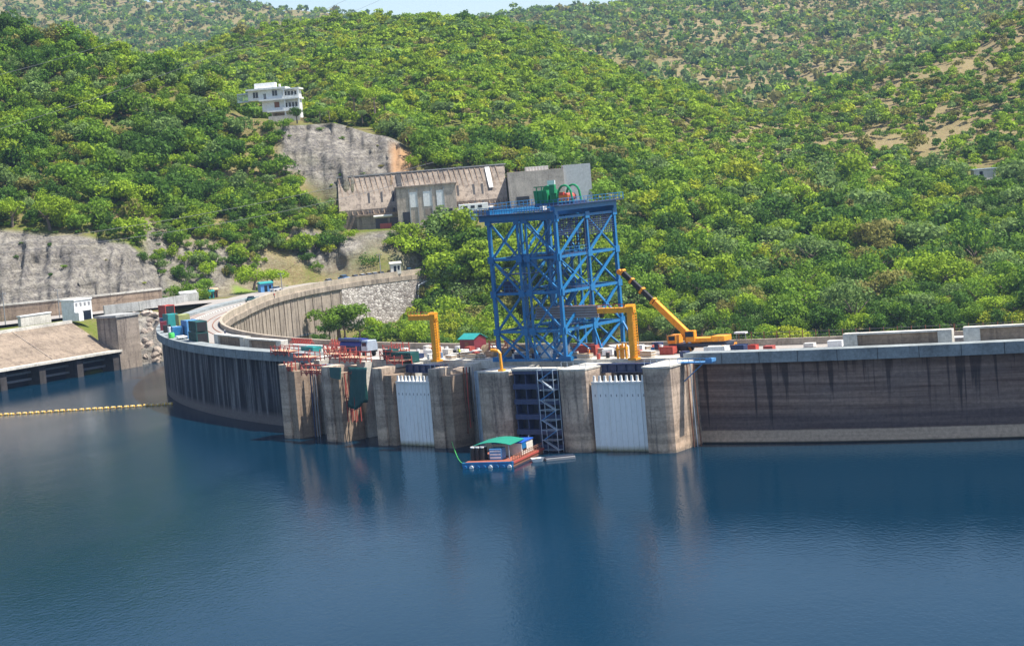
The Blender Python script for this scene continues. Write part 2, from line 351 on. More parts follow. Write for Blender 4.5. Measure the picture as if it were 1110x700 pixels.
# per photo column: (distance, photo row) or (distance, 'z', height)
COLS = {
 -350: [(380, 'z', -14), (500, 'z', -10), (545, 'z', 12), (608, 'z', 13.3), (614, 'z', 17), (640, 'z', 38), (720, 'z', 70), (820, 'z', 106), (950, 'z', 90), (1300, 'z', 110), (2200, 'z', 180), (3300, 'z', 370), (3700, 'z', 360)],
 0:   [(380, 'z', -14), (522, 'z', -8), (534, 'z', 10), (545, 'z', 12.6), (608, 'z', 13.3), (613, 'z', 17.5), (640, 256), (700, 170), (800, 33), (860, 'z', 102), (960, 'z', 88), (1300, 'z', 95), (2000, 'z', 150), (3300, -8), (3700, 'z', 340)],
 90:  [(380, 'z', -14), (540, 'z', -8), (552, 'z', 9), (562, 'z', 12.6), (612, 'z', 13.3), (616, 'z', 17.5), (642, 257), (700, 178), (795, 39), (860, 'z', 90), (960, 'z', 80), (1300, 'z', 95), (2000, 'z', 150), (3300, -5), (3700, 'z', 330)],
 150: [(380, 'z', -14), (556, 'z', -6), (566, 'z', 2), (586, 'z', 12.8), (618, 'z', 13.3), (622, 'z', 17), (644, 264), (700, 190), (790, 58), (850, 'z', 88), (960, 'z', 78), (1300, 'z', 100), (2000, 'z', 150), (3300, -3), (3700, 'z', 320)],
 190: [(380, 'z', -14), (560, 'z', -6), (570, 'z', 4), (590, 'z', 13), (632, 'z', 13.4), (640, 302), (650, 285), (700, 200), (785, 80), (850, 'z', 82), (960, 'z', 78), (1200, 74), (1400, 'z', 100), (2000, 'z', 150), (3300, 0), (3700, 'z', 310)],
 240: [(380, 'z', -14), (590, 'z', -8), (600, 'z', 13), (645, 'z', 13.5), (652, 303), (668, 265), (705, 210), (775, 98), (820, 'z', 80), (930, 'z', 72), (1210, 55), (1400, 'z', 112), (2000, 'z', 150), (3300, 1), (3700, 'z', 300)],
 290: [(380, 'z', -14), (605, 'z', -8), (615, 'z', 13), (658, 'z', 13.5), (664, 295), (680, 255), (712, 205), (738, 165), (752, 'z', 70.5), (800, 'z', 71.5), (930, 'z', 74), (1230, 42), (1400, 'z', 118), (2000, 'z', 150), (3300, 6), (3700, 'z', 290)],
 330: [(380, 'z', -14), (625, 'z', -8), (634, 'z', 13), (668, 'z', 13.5), (674, 282), (692, 240), (714, 198), (722, 188), (750, 138), (760, 'z', 69), (800, 'z', 69), (930, 'z', 78), (1235, 34), (1400, 'z', 122), (2000, 'z', 150), (3300, 11), (3700, 'z', 270)],
 375: [(380, 'z', -14), (600, 'z', -26), (650, 'z', -4), (662, 'z', 13), (676, 'z', 13.5), (688, 262), (704, 'z', 28), (716, 'z', 29), (724, 'z', 46), (730, 180), (752, 133), (760, 'z', 67), (800, 'z', 66), (930, 90), (1240, 32), (1400, 'z', 128), (2000, 'z', 150), (3300, 15), (3700, 'z', 250)],
 430: [(380, 'z', -14), (590, 'z', -30), (640, 'z', -8), (664, 'z', 1), (676, 'z', 13.5), (686, 272), (700, 'z', 28), (716, 'z', 28.5), (724, 'z', 46), (730, 180), (748, 148), (800, 135), (940, 85), (1245, 26), (1400, 'z', 130), (2000, 'z', 150), (3300, 20), (3700, 'z', 230)],
 480: [(380, 'z', -14), (580, 'z', -34), (620, 'z', -9), (668, 'z', 3), (682, 288), (700, 'z', 26.5), (716, 'z', 28), (724, 'z', 45), (732, 178), (800, 148), (950, 78), (1250, 23), (1400, 'z', 130), (2000, 'z', 160), (2900, 24), (3700, 'z', 230)],
 540: [(380, 'z', -14), (570, 'z', -38), (612, 'z', -12), (660, 320), (700, 250), (716, 'z', 30), (724, 'z', 44), (735, 180), (800, 152), (950, 82), (1250, 24), (1400, 'z', 125), (2000, 'z', 160), (2700, 22), (3700, 'z', 230)],
 600: [(380, 'z', -14), (560, 'z', -42), (606, 'z', -13), (650, 322), (700, 248), (716, 'z', 31), (728, 'z', 38), (745, 183), (800, 155), (950, 92), (1230, 35), (1400, 'z', 108), (2000, 'z', 165), (2650, 17), (3700, 'z', 230)],
 660: [(380, 'z', -14), (550, 'z', -45), (602, 'z', -13), (640, 330), (700, 255), (740, 212), (800, 172), (950, 112), (1180, 66), (1400, 'z', 88), (1700, 70), (2600, 11), (3700, 'z', 240)],
 730: [(380, 'z', -14), (540, 'z', -48), (600, 'z', -14), (640, 332), (700, 262), (750, 220), (820, 182), (960, 132), (1100, 100), (1250, 'z', 70), (1600, 82), (2000, 48), (2600, 1), (3700, 'z', 250)],
 800: [(380, 'z', -14), (540, 'z', -48), (600, 'z', -13), (640, 333), (700, 270), (760, 220), (830, 188), (940, 152), (1060, 124), (1200, 'z', 56), (1500, 100), (1900, 58), (2600, -6), (3700, 'z', 260)],
 860: [(380, 'z', -14), (540, 'z', -48), (600, 'z', -12), (640, 333), (700, 276), (770, 222), (840, 192), (920, 168), (1020, 140), (1150, 'z', 54), (1450, 108), (1850, 62), (2600, -10), (3700, 'z', 260)],
 930: [(380, 'z', -14), (540, 'z', -48), (600, 'z', -12), (640, 332), (700, 280), (780, 220), (850, 188), (930, 160), (1040, 122), (1110, 104), (1200, 'z', 70), (1500, 90), (1900, 46), (2600, -14), (3700, 'z', 260)],
 1000:[(380, 'z', -14), (540, 'z', -48), (600, 'z', -12), (640, 330), (700, 284), (790, 214), (860, 184), (930, 152), (1050, 100), (1140, 72), (1250, 'z', 78), (1500, 80), (1900, 38), (2600, -16), (3700, 'z', 260)],
 1060:[(380, 'z', -14), (540, 'z', -48), (600, 'z', -12), (640, 326), (700, 284), (790, 208), (850, 180), (930, 142), (1050, 80), (1150, 45), (1250, 'z', 90), (1500, 'z', 95), (1900, 30), (2600, -18), (3700, 'z', 260)],
 1110:[(380, 'z', -14), (540, 'z', -45), (600, 'z', -12), (640, 322), (700, 282), (790, 204), (850, 174), (930, 132), (1050, 62), (1160, 16), (1280, 'z', 100), (1500, 'z', 100), (1900, 24), (2600, -20), (3700, 'z', 260)],
 1500:[(380, 'z', -10), (540, 'z', -30), (600, 'z', -8), (640, 'z', 4), (700, 'z', 18), (800, 'z', 45), (1000, 'z', 90), (1200, 'z', 135), (1400, 'z', 120), (1900, 'z', 180), (2600, 'z', 260), (3700, 'z', 280)],
}
cx = np.array(sorted(COLS))
dgrid = np.concatenate([np.arange(380, 540, 8), np.arange(540, 820, 1.6), np.arange(820, 1400, 6), np.arange(1400, 3720, 24)])
prof = []
for x in cx:
    P = COLS[x]; dd = [p[0] for p in P]; zz = [p[2] if p[1] == 'z' else zat(x, p[1], p[0]) for p in P]
    prof.append(np.interp(dgrid, dd, zz))
prof = np.array(prof)
xg = np.concatenate([np.arange(-350, -40, 10), np.arange(-40, 1150, 2.6), np.arange(1150, 1501, 10)])
ZG = np.empty((len(xg), len(dgrid)))
k = np.clip(np.searchsorted(cx, xg, 'right') - 1, 0, len(cx) - 2); fr = (xg - cx[k]) / (cx[k + 1] - cx[k]); fs_ = fr * fr * (3 - 2 * fr)
fr2 = .5 * fr + .5 * fs_
ZG = prof[k] * (1 - fr2)[:, None] + prof[k + 1] * fr2[:, None]
# smooth the far relief a little along distance
XG = np.empty_like(ZG)
for i, x in enumerate(xg):
    XG[i] = ((x - 555) / F) * dgrid / (cp)          # columns fan out from the camera
YG = np.broadcast_to(dgrid, ZG.shape).copy()
XG = XG + ROLL * 0 + (ZG - H) * (ROLL)              # roll: columns lean with height
def vnoise(X, Y, s, seed):
    r_ = np.random.default_rng(seed); T = r_.random((256, 256))
    x = X / s; y = Y / s; i = np.floor(x).astype(int); j = np.floor(y).astype(int); u = x - i; v = y - j
    u = u * u * (3 - 2 * u); v = v * v * (3 - 2 * v); i &= 255; j &= 255; i1 = (i + 1) & 255; j1 = (j + 1) & 255
    return (T[i, j] * (1 - u) + T[i1, j] * u) * (1 - v) + (T[i, j1] * (1 - u) + T[i1, j1] * u) * v - .5
XP = np.broadcast_to(xg[:, None], ZG.shape)
def box_mask(x0, x1, d0, d1, sx=6, sd=4):
    a = np.clip((XP - x0) / sx + .5, 0, 1) * np.clip((x1 - XP) / sx + .5, 0, 1)
    return a * np.clip((YG - d0) / sd + .5, 0, 1) * np.clip((d1 - YG) / sd + .5, 0, 1)
flat = box_mask(-360, 470, 535, 620) + box_mask(240, 470, 600, 684) + box_mask(340, 640, 697, 727) + box_mask(255, 420, 752, 800)
flat = np.clip(flat, 0, 1)
nz = vnoise(XG, YG, 90, 1) * 14 + vnoise(XG, YG, 34, 2) * 6 + vnoise(XG, YG, 12, 3) * 2.2
ZG = ZG + nz * np.clip((YG - 600) / 500, 0.12, 1) * (1 - flat) + np.where(YG > 1400, vnoise(XG, YG, 220, 5) * 40 * np.clip((2500 - YG) / 1100, 0, 1), 0)
rock = np.clip(box_mask(-360, 186, 604, 645, 10, 4) * 1.4 + box_mask(170, 330, 632, 672, 14, 8) * .9 + box_mask(318, 452, 722, 753, 12, 5) + box_mask(330, 475, 676, 700, 8, 6)
       + box_mask(140, 200, 552, 588, 8, 5) + box_mask(690, 745, 772, 790, 20, 10) + box_mask(1040, 1130, 700, 716, 30, 8) * .6, 0, 1)
rock *= np.clip(np.where(XP < 195, 1.7, .75) + 1.6 * vnoise(XG, YG + ZG, 14, 9), 0, 1)
cliffn = (np.abs(vnoise(XG * 1.5, ZG * .55, 5, 21)) * 9 + vnoise(XG, ZG, 2.2, 22) * 2.4 + vnoise(XG, ZG * 2, 11, 23) * 5.0 + np.abs(vnoise(XG * 2.2, ZG * .5, 4, 24)) * 5 - 3.2)
YG2 = YG + cliffn * rock
# cap under the inside of the arch, so the gorge stays clear of the dam wall
ang = np.degrees(np.arctan2(YG - CY, XG - CX)) % 360; rad = np.hypot(XG - CX, YG - CY); sarc = (ang - 180) * math.pi / 180 * 240
rin = np.interp(sarc, [p[0] for p in RIN_PTS], [p[1] for p in RIN_PTS])
inside = (ang > 137.5) & (ang < 330) & (rad < rin + 4)
cap = np.maximum(np.where(ang < 153, -1.5, -3.5) - np.clip(rin - rad, 0, None) * np.where(ang < 155, .22, .55), -60)
bw = np.clip((ang - 137.5) / 4.5, 0, 1); bw = bw * bw * (3 - 2 * bw); ZG = np.where(inside, np.where(ang > 180, np.minimum(ZG, cap), ZG * (1 - bw) + np.minimum(ZG, cap) * bw), ZG)
ring = (ang > 138) & (ang < 330) & (rad >= rin + 4) & (rad < 243); ZG = np.where(ring, np.minimum(ZG, 12.9), ZG)
lake = (ang > 184) & (rad > 238) & (YG < 540); ZG = np.where(lake, np.minimum(ZG, -6), ZG)
orange = np.clip(box_mask(438, 462, 722, 745, 8, 6), 0, 1) * .9
lawn = np.clip(box_mask(266, 300, 642, 653, 6, 4), 0, 1)
nx, nd = ZG.shape
V = np.stack([XG, YG2, ZG], -1).reshape(-1, 3)
idx = np.arange(nx * nd).reshape(nx, nd)
Fq = np.stack([idx[:-1, :-1], idx[1:, :-1], idx[1:, 1:], idx[:-1, 1:]], -1).reshape(-1, 4)
dry = np.clip((XP - 690) / 160, 0, 1) * np.clip((YG - 840) / 90, 0, 1) + np.clip((YG - 1500) / 300, 0, 1) * .6; dry = np.clip(dry + box_mask(186, 345, 640, 745, 10, 10) * .75, 0, 1)
maskc = np.stack([rock, orange, lawn], -1).reshape(-1, 3)
ter = bpy.data.objects.new('terrain', npmesh('terrain', V, Fq, M['ground'], {'mask': maskc, 'dry': np.repeat(dry.reshape(-1, 1), 3, 1)}, True)); link(ter); tag(ter, kind='structure')
def ground(x, d):                                     # photo column and distance -> terrain point
    i = np.clip(np.searchsorted(xg, x) - 1, 0, nx - 2); j = np.clip(np.searchsorted(dgrid, d) - 1, 0, nd - 2)
    u = (x - xg[i]) / (xg[i + 1] - xg[i]); v = (d - dgrid[j]) / (dgrid[j + 1] - dgrid[j])
    def g(A): return (A[i, j] * (1 - u) + A[i + 1, j] * u) * (1 - v) + (A[i, j + 1] * (1 - u) + A[i + 1, j + 1] * u) * v
    return np.stack([g(XG), g(YG2), g(ZG)], -1), g(rock), g(flat), g(orange)
# water
wp = [D(238, s, 0) for s in np.arange(-110, 500, 4)]
wp += [Vector((900, 330, 0)), Vector((900, -420, 0)), Vector((-900, -420, 0)), Vector((-900, 700, 0)), Vector((-150, 700, 0))]
me = bpy.data.meshes.new('lake_water'); bm = bmesh.new(); bm.faces.new([bm.verts.new(p) for p in wp]); bmesh.ops.triangulate(bm, faces=bm.faces); bmesh.ops.recalc_face_normals(bm, faces=bm.faces)
if sum(f.normal.z for f in bm.faces) < 0: bmesh.ops.reverse_faces(bm, faces=bm.faces)
bm.to_mesh(me); bm.free(); me.materials.append(M['water'])
tag(link(bpy.data.objects.new('lake_water', me)), kind='structure')
# bed below the camera so that the place has a floor
b = MB().poly([(-1500, -440, -62), (1500, -440, -62), (1500, 420, -62), (-1500, 420, -62)], [(0, 1, 2, 3)]); tag(b.build('lake_bed', M['ground']), kind='structure')
# haze
b = MB().bb(-2200, 2600, -430, 3800, -63, 470); tag(b.build('haze', m_haze()), kind='stuff')

# ------------------------------------------------------------------ the dam
dam = empty('arch_dam', D(234, 150, 0), 0, 'long curved concrete arch dam holding back the lake, stained walls below a pale crest', 'dam'); DO = dam.location.copy()
def dpart(mb, name, mat, label=None, smooth=False): return mb.build(name, mat, dam, label, smooth)
def uvwall(name, r_, s0, s1, z0, z1, mat, label):
    n = int((s1 - s0) / 1.5); b = MB(); P = []; uvs = []
    for i in range(n + 1):
        s = s0 + (s1 - s0) * i / n; rr = r_(s) if callable(r_) else r_
        for z in (z0, z1): P.append(D(rr, s, z) - DO); uvs.append((s, z))
    b.poly(P, [(2 * i, 2 * i + 2, 2 * i + 3, 2 * i + 1) for i in range(n)])
    o = b.build(name, mat, dam, label, True); ul = o.data.uv_layers.new(name='UVMap')
    for lp in o.data.loops: ul.data[lp.index].uv = uvs[lp.vertex_index]
    return o
dpart(MB().arc(lambda s: RIN(s) + .8, lambda s: max(240.2, RIN(s) + 9), -172, 400, -20, 13.2, 3, DO), 'core', M['grey_conc'])
uvwall('upstream_wall', 240.7, -60, 157, -12, 13.2, M['wall_l'], 'dark wet-stained wall with pale vertical streaks')
uvwall('upstream_wall', 240.7, 244.6, 400, -12, 13.2, M['wall_r'], 'grey brown wall with dark seepage runs and a tan waterline band')
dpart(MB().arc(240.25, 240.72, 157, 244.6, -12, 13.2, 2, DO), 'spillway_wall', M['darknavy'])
dpart(MB().arc(238.6, 241.8, -75, 157, 12.65, 14.4, 2, DO), 'fascia', M['fascia'])
dpart(MB().arc(238.6, 241.8, 243.5, 400, 12.65, 14.4, 2, DO), 'fascia', M['fascia'])
dpart(MB().arc(lambda s: RIN(s) + .9, lambda s: max(240.3, RIN(s) + 9), -172, 400, 13.2, 13.7, 2, DO), 'road_deck', M['road'])
dpart(MB().arc(238.6, 241.6, 157, 243.5, 12.3, 13.76, 2, DO), 'road_deck', M['pale_conc'])
dpart(MB().arc(lambda s: RIN(s), lambda s: RIN(s) + .7, -172, 400, 13.0, 14.8, 2, DO), 'parapet', concrete('parapet_concrete', (.40, .335, .26), .3, .2))
dpart(MB().arc(lambda s: RIN(s) - .5, lambda s: RIN(s) + .1, -172, 400, 11.6, 13.1, 2, DO), 'ledge', M['dn_wall'])
dpart(MB().arc(lambda s: RIN(s) + .1, lambda s: RIN(s) + .75, -146, 400, -40, 12.9, 2, DO), 'downstream_wall', M['dn_wall'])
b = MB()
for s in np.arange(-140, 20, 6.0): b.arc(lambda q: RIN(q) - .12, lambda q: RIN(q) + .2, s, s + .5, -30, 11.6, 1, DO)
dpart(b, 'wall_rib', M['dn_wall'])
for r_ in (228.3, 230.2, 236.2, 237.7):
    dpart(MB().arc(r_, r_ + .22, -20, 140, 13.6, 13.80, 2, DO), 'rail', M['rustbrown'])
# expansion joints seen on the fascia
b = MB()
for s in list(np.arange(-10, 156, 6.2)) + list(np.arange(250, 395, 6.2)): b.arc(241.7, 241.815, s, s + .08, 12.66, 14.38, 1, DO)
dpart(b, 'fascia_joint', M['black'])

def pier(s0, s1, kind, ztop):
    """local coords: x along dam, y downstream; origin on nose at water level"""
    o = D(249.8, (s0 + s1) / 2, 0); w = (s1 - s0); rz = rotD((s0 + s1) / 2)
    root = empty('pier', (0, 0, 0)); root.parent = dam
    root.location = o - DO; root.rotation_euler = (0, 0, rz)
    def nose(x0, x1, y0, y1, bul, n=6):
        pts = [(x0 + (x1 - x0) * i / n, y0 - bul * (1 - (2 * i / n - 1) ** 2)) for i in range(n + 1)]
        return pts + [(x1, y1), (x0, y1)]
    h = w / 2
    if kind == 'step':
        body = MB().prism(nose(-h, h * .12, .0, 3.3, .25), -9, ztop)
        body2 = MB().prism(nose(h * .12 + .01, h, .35, 5.2, .1), -9, ztop - 1.25)
        body.build('nose', M['pier'], root); body2.build('flank', M['tan_conc'], root)
        MB().bb(-h + .1, h * .1, 3.3, 9.6, -9, ztop - .6).build('shaft', M['pier'], root)
        MB().bb(h * .14, h - .05, 6.0, 9.6, -9, ztop + .1).build('shaft', M['pale_conc'], root)
    elif kind == 'bull':
        MB().prism(nose(-h, h, 0, 9.6, .9, 10), -9, ztop).build('shaft', M['pier'], root)
        MB().prism(nose(-h - .12, h + .12, -.1, 9.55, .9, 10), ztop, ztop + .28).build('cap_slab', M['pale_conc'], root)
    else:
        MB().prism(nose(-h, h, 0, 9.6, .8, 8), -9, ztop).build('shaft', M['pier'], root)
        MB().prism(nose(-h - .08, h + .08, -.08, 9.55, .8, 8), ztop, ztop + .25).build('cap_slab', M['pale_conc'], root)
    return root
pier(158.6, 163.2, 'step', 13.45); pier(171.8, 176.3, 'step', 13.4); pier(185.6, 190.0, 'step', 13.3)
pier(199.0, 203.6, 'step', 13.3); pier(209.7, 216.2, 'flat', 12.7); pier(225.6, 230.6, 'flat', 13.0); pier(240.4, 245.2, 'bull', 13.15)

# pale steel gates, navy beams above
def gate(s0, s1, label):
    sm = (s0 + s1) / 2; w = s1 - s0
    g = empty('floodgate', D(248.6, sm, 0), rotD(sm), label, 'floodgate', 'white floodgates between the piers')
    n = 10; b = MB(); rb = MB(); tp = MB()
    b.bb(-w / 2, w / 2, 0, .5, -6, 10.7)
    for i in range(n + 1):
        x = -w / 2 + w * i / n; rb.bb(x - .055 if i else x, x + .055 if i < n else x, -.16, 0, -6, 10.6)
    b.build('panel', M['gate'], g); rb.build('rib', M['gate'], g)
    MB().bb(-w / 2, w / 2, -.22, .55, 10.7, 11.0).build('top_beam', M['white'], g)
    for i in range(n):
        x = -w / 2 + w * (i + .5) / n
        tp = MB().prismx([(-.1, 11.0), (.35, 11.0), (.2, 11.95), (-.0, 11.95)], x - .17, x + .17); tp.build('lifting_lug', M['white'], g)
    hl = MB()
    for i in range(n): hl.bb(-w / 2 + w * (i + .5) / n - .07, -w / 2 + w * (i + .5) / n + .07, -.02, .02, 8.6, 9.0)
    hl.build('slot', M['grey'], g)
    return g
gate(190.0, 199.0, 'white ribbed floodgate in the opening below the left yellow jib crane')
gate(230.6, 240.4, 'white ribbed floodgate beside the rounded right-hand pier, wider in view')
for s0, s1, lb in ((189.2, 198.6, 'navy steel beam above the white floodgate under the left jib crane'), (229.8, 240.2, 'navy steel beam above the right white floodgate')):
    sm = (s0 + s1) / 2; w = s1 - s0; g = empty('lifting_beam', D(245, sm, 12.0), rotD(sm), lb, 'steel beam', 'navy beams above the floodgates')
    MB().bb(-w / 2, w / 2, 0, .3, .15, 1.25).build('web', M['navy'], g)
    MB().bb(-w / 2, w / 2, -.35, .6, 1.25, 1.42).build('flange', M['navy'], g); MB().bb(-w / 2, w / 2, -.35, .6, 0, .15).build('flange', M['navy'], g)
    for i in range(7): MB().bb(-w / 2 + w * i / 6 - .05, -w / 2 + w * i / 6 + .05, -.3, 0, .15, 1.25).build('stiffener', M['navy'], g)
# recessed steel of the open bays
def guide(s, r_, w, z1, mat, lb):
    g = empty('gate_guide', D(r_, s, 0), rotD(s), lb, 'gate guide', 'steel gate guides in the narrow bays')
    MB().bb(-w / 2, w / 2, 0, .4, -6, z1).build('plate', mat, g)
    MB().bb(-w / 2 - .12, -w / 2, -.25, .3, -6, z1).build('flange', mat, g); MB().bb(w / 2, w / 2 + .12, -.25, .3, -6, z1).build('flange', mat, g)
    return g
guide(168.2, 245.6, 3.0, 13.2, M['galv'], 'pale steel gate guide in the leftmost narrow bay'); guide(181.5, 244.2, 3.4, 12.2, M['galv'], 'pale steel gate guide beside the green tarpaulin bay')
guide(206.4, 245.5, 1.6, 12.4, M['galv'], 'pale steel gate guide left of the wide flat pier')
b = empty('pipe_bundle', D(246.8, 164.8, 0), rotD(164.8), 'dark vertical pipes between the two leftmost piers', 'pipes')
for i in range(3): MB().tube([(i * .5 - .6, i * .2, -4), (i * .5 - .6, i * .2, 13)], .13).build('pipe', M['grey'] if i else M['navy'], b)
b = empty('pipe_bundle', D(246.6, 204.6, 0), rotD(204.6), 'rusty dangling pipes right of the fourth pier', 'pipes')
for i in range(4): MB().tube([(i * .45 - .7, i * .25, 2 + i), (i * .45 - .72, i * .2, 8), (i * .45 - .6, i * .25, 13.2)], .12).build('pipe', (M['rustbrown'], M['rust'], M['black'], M['grey'])[i], b)
# pipes down the right flank of the last pier
b = empty('pipe_bundle', D(243.6, 245.6, 0), rotD(245.6), 'thin rusty pipes running down the right pier flank', 'pipes')
for i in range(3): MB().tube([(i * .35, i * .5 - .9, 0), (i * .3 - .05, i * .5 - 1.1, 7), (i * .3 - .1, i * .5 - 1.2, 13.3)], .08).build('pipe', (M['rustbrown'], M['galv'], M['rustbrown'])[i], b)
# dark steel frame in bay five
s5 = 221.05; g = empty('cofferdam_frame', D(249.3, s5, 0), rotD(s5), 'dark navy steel grid frame closing the bay above the barge', 'steel frame')
MB().bb(-4.6, 4.6, 1.2, 1.5, -5, 12.9).build('back_plate', M['darknavy'], g)
for k in range(6):
    z = .6 + 2.45 * k; MB().bb(-4.6, 4.6, -.35, 1.2, z - .42, z + .42).build('beam', M['navy'], g)
for k in range(5): x = -4.4 + 2.2 * k; MB().bb(x - .09, x + .09, -.1, 1.2, -4, 12.9).build('post', M['navy'], g)
MB().bb(-4.65, 4.65, -.5, 1.4, 13.0, 13.35).build('walkway', M['pale_conc'], g)
# stair scaffold beside it
g = empty('stair_scaffold', D(251.2, 224.0, 0), rotD(224.0), 'pale steel scaffold stair tower zigzagging up beside the dark frame', 'scaffold')
for x in (-1.5, 1.5):
    for y in (0, 1.4): MB().bar((x, y, -1), (x, y, 13.6), .09).build('post', M['galv'], g)
for k in range(9):
    z = .4 + k * 1.6
    MB().bar((-1.5, 0, z), (1.5, 0, z), .08).bar((-1.5, 1.4, z), (1.5, 1.4, z), .08).bar((-1.5, 0, z), (-1.5, 1.4, z), .08).bar((1.5, 0, z), (1.5, 1.4, z), .08).build('ledger', M['galv'], g)
    if k < 8:
        a, c = ((-1.4, 1.4) if k % 2 == 0 else (1.4, -1.4)); MB().bar((a, .4, z + 1.6), (c, .4, z), .55, .1).build('stair_flight', M['blue2'] if k % 2 else M['galv'], g)

# ------------------------------------------------------------------ crest fence, barriers
g = empty('crest_railing', D(226.3, 270, 14.8), 0, 'row of rusty fence posts with wires along the far parapet', 'railing'); O = g.location.copy()
for s in np.arange(232, 330, 2.35): MB().bar(D(226.35, s, 14.7) - O, D(226.35, s, 16.0) - O, .12).build('post', M['rustbrown'], g)
b = MB()
for z in (15.2, 15.8):
    pts = [D(226.35, s, z) - O for s in np.arange(232, 330, 2.35)]; b.tube(pts, .025, 4)
b.build('wire', M['wire'], g)
def barrier(r_, s0, s1, h, label):
    sm = (s0 + s1) / 2; w = s1 - s0
    g = empty('concrete_barrier', D(r_, sm, 13.7), rotD(sm), label, 'barrier', 'long concrete barriers on the crest')
    e = w * .13
    MB().bb(-w / 2, -w / 2 + e, 0, 1.6, 0, h).build('end_block', M['pale_conc'], g, bevel=.04); MB().bb(w / 2 - e, w / 2, 0, 1.6, 0, h).build('end_block', M['pale_conc'], g, bevel=.04)
    MB().bb(-w / 2 + e, w / 2 - e, .55, 1.3, 0, h - .28).build('panel', M['brown_conc'] if False else M['tan_conc'], g)
    MB().bb(-w / 2 + e, w / 2 - e, .0, 1.62, h - .28, h - .02).build('coping', M['pale_conc'], g)
barrier(237.4, 102, 120.6, 2.5, 'long pale concrete barrier on the left crest curve beside the parked containers'); barrier(237.4, 121, 138.5, 2.3, 'long pale concrete barrier left of the red scaffolding')
barrier(238.3, 268.8, 285.4, 2.6, 'long pale concrete barrier standing on the right crest, nearer the crane'); barrier(238.3, 287.2, 306, 2.8, 'long pale concrete barrier running out of the right edge of the photo')
# deck-side long low white slab / pipe pile near scaffold
# ------------------------------------------------------------------ blue gantry tower
GT = Vector((8.3, 331.1, 13.7)); gth = R(233.1); gx = Vector((-math.sin(gth), math.cos(gth), 0)); gy = Vector((-math.cos(gth), -math.sin(gth), 0))
W_, L_ = 13.5, 17.0
tower = empty('gantry_tower', GT + gx * (-W_ / 2), math.atan2(gx.y, gx.x), 'tall blue steel lattice gantry tower standing across the dam crest', 'gantry')
X0, X1 = -W_ / 2, W_ / 2; lv = [.2, 4.9, 11.2, 16.9, 23.2]
def tb(p, q, w, name, mat='blue', h=None): return MB().bar(p, q, w, h).build(name, M[mat], tower)
for x in (X0, X1):
    for y in (0, L_): tb((x, y, 0), (x, y, 23.4), .54, 'leg')
for y in (0, L_):
    tb((-.95, y, 0), (-.95, y, 23.2), .36, 'post'); tb((.7, y, 0), (.7, y, 23.2), .30, 'post')
for x in (X0, X1): tb((x, L_ * .52, 0), (x, L_ * .52, 23.2), .42, 'post')
for y in (5.2, 12.0): tb((1.0, y, 0), (1.0, y, 23.2), .34, 'post')
for z in lv:
    for y in (0, L_): tb((X0, y, z), (X1, y, z), .40, 'beam')
    for x in (X0, X1): tb((x, 0, z), (x, L_, z), .42, 'beam')
    if z > 1: tb((0, 0, z), (0, L_, z), .3, 'beam')
for k in range(4):
    z0, z1 = lv[k], lv[k + 1]
    for y in (0, L_):
        tb((X0, y, z1), (-.95, y, z0), .30, 'brace'); tb((X0, y, z0), (-.95, y, z1), .22, 'brace')
        tb((.7, y, z1), (X1, y, z0), .30, 'brace'); tb((.7, y, z0), (X1, y, z1), .22, 'brace')
    for x in (X0, X1):
        tb((x, 0, z0), (x, L_ * .52, z1), .32, 'brace'); tb((x, L_ * .52, z0), (x, L_, z1), .32, 'brace')
        if k in (0, 2): tb((x, 0, z1), (x, L_ * .52, z0), .2, 'brace')
        if k in (1, 3): tb((x, L_ * .52, z1), (x, L_, z0), .2, 'brace')
tb((X1, L_, 4.9), (X1 + 3.6, L_ - 1.0, 0), .3, 'brace'); tb((X1, L_ * .5, 4.9), (X1 + 1.6, L_ * .5, 0), .3, 'brace'); tb((0, 0, 4.9), (4.2, -.2, 0), .26, 'brace')
tb((-.95, 0, 4.9), (1.6, 0, 0), .3, 'brace')
for k in range(3): tb((0, 5.2, lv[k]), (0, 12, lv[k + 1]), .26, 'brace'); tb((0, 12, lv[k]), (0, 5.2, lv[k + 1]), .22, 'brace')
for y in (5.2, 12.0):
    for z in lv[1:]: tb((X0, y, z), (X1, y, z), .3, 'beam')
    for k in range(1, 4): tb((X0, y, lv[k]), (1.0, y, lv[k + 1]), .2, 'brace'); tb((1.0, y, lv[k]), (X1, y, lv[k + 1]), .2, 'brace')
for z in lv[1:]:
    tb((X0, 0, z - .1), (0, 5.2, z - .1), .18, 'brace'); tb((0, 5.2, z - .1), (X1, 0, z - .1), .18, 'brace'); tb((X0, L_, z - .1), (0, 12, z - .1), .18, 'brace'); tb((0, 12, z - .1), (X1, L_, z - .1), .18, 'brace')
    for x in (X0, -.95, .7, X1): MB().bb(x - .6, x + .6, -.34, -.30, z - .55, z + .55).build('gusset_plate', M['blue'], tower)
    for y in (0, L_ * .52, L_): MB().bb(X1 + .30, X1 + .34, y - .6, y + .6, z - .55, z + .55).build('gusset_plate', M['blue'], tower)
# bogies
for x in (X0, X1):
    for y in (0, L_):
        MB().bb(x - 1.2, x + 1.2, y - .4, y + .4, .0, .75).build('bogie', M['blue'], tower)
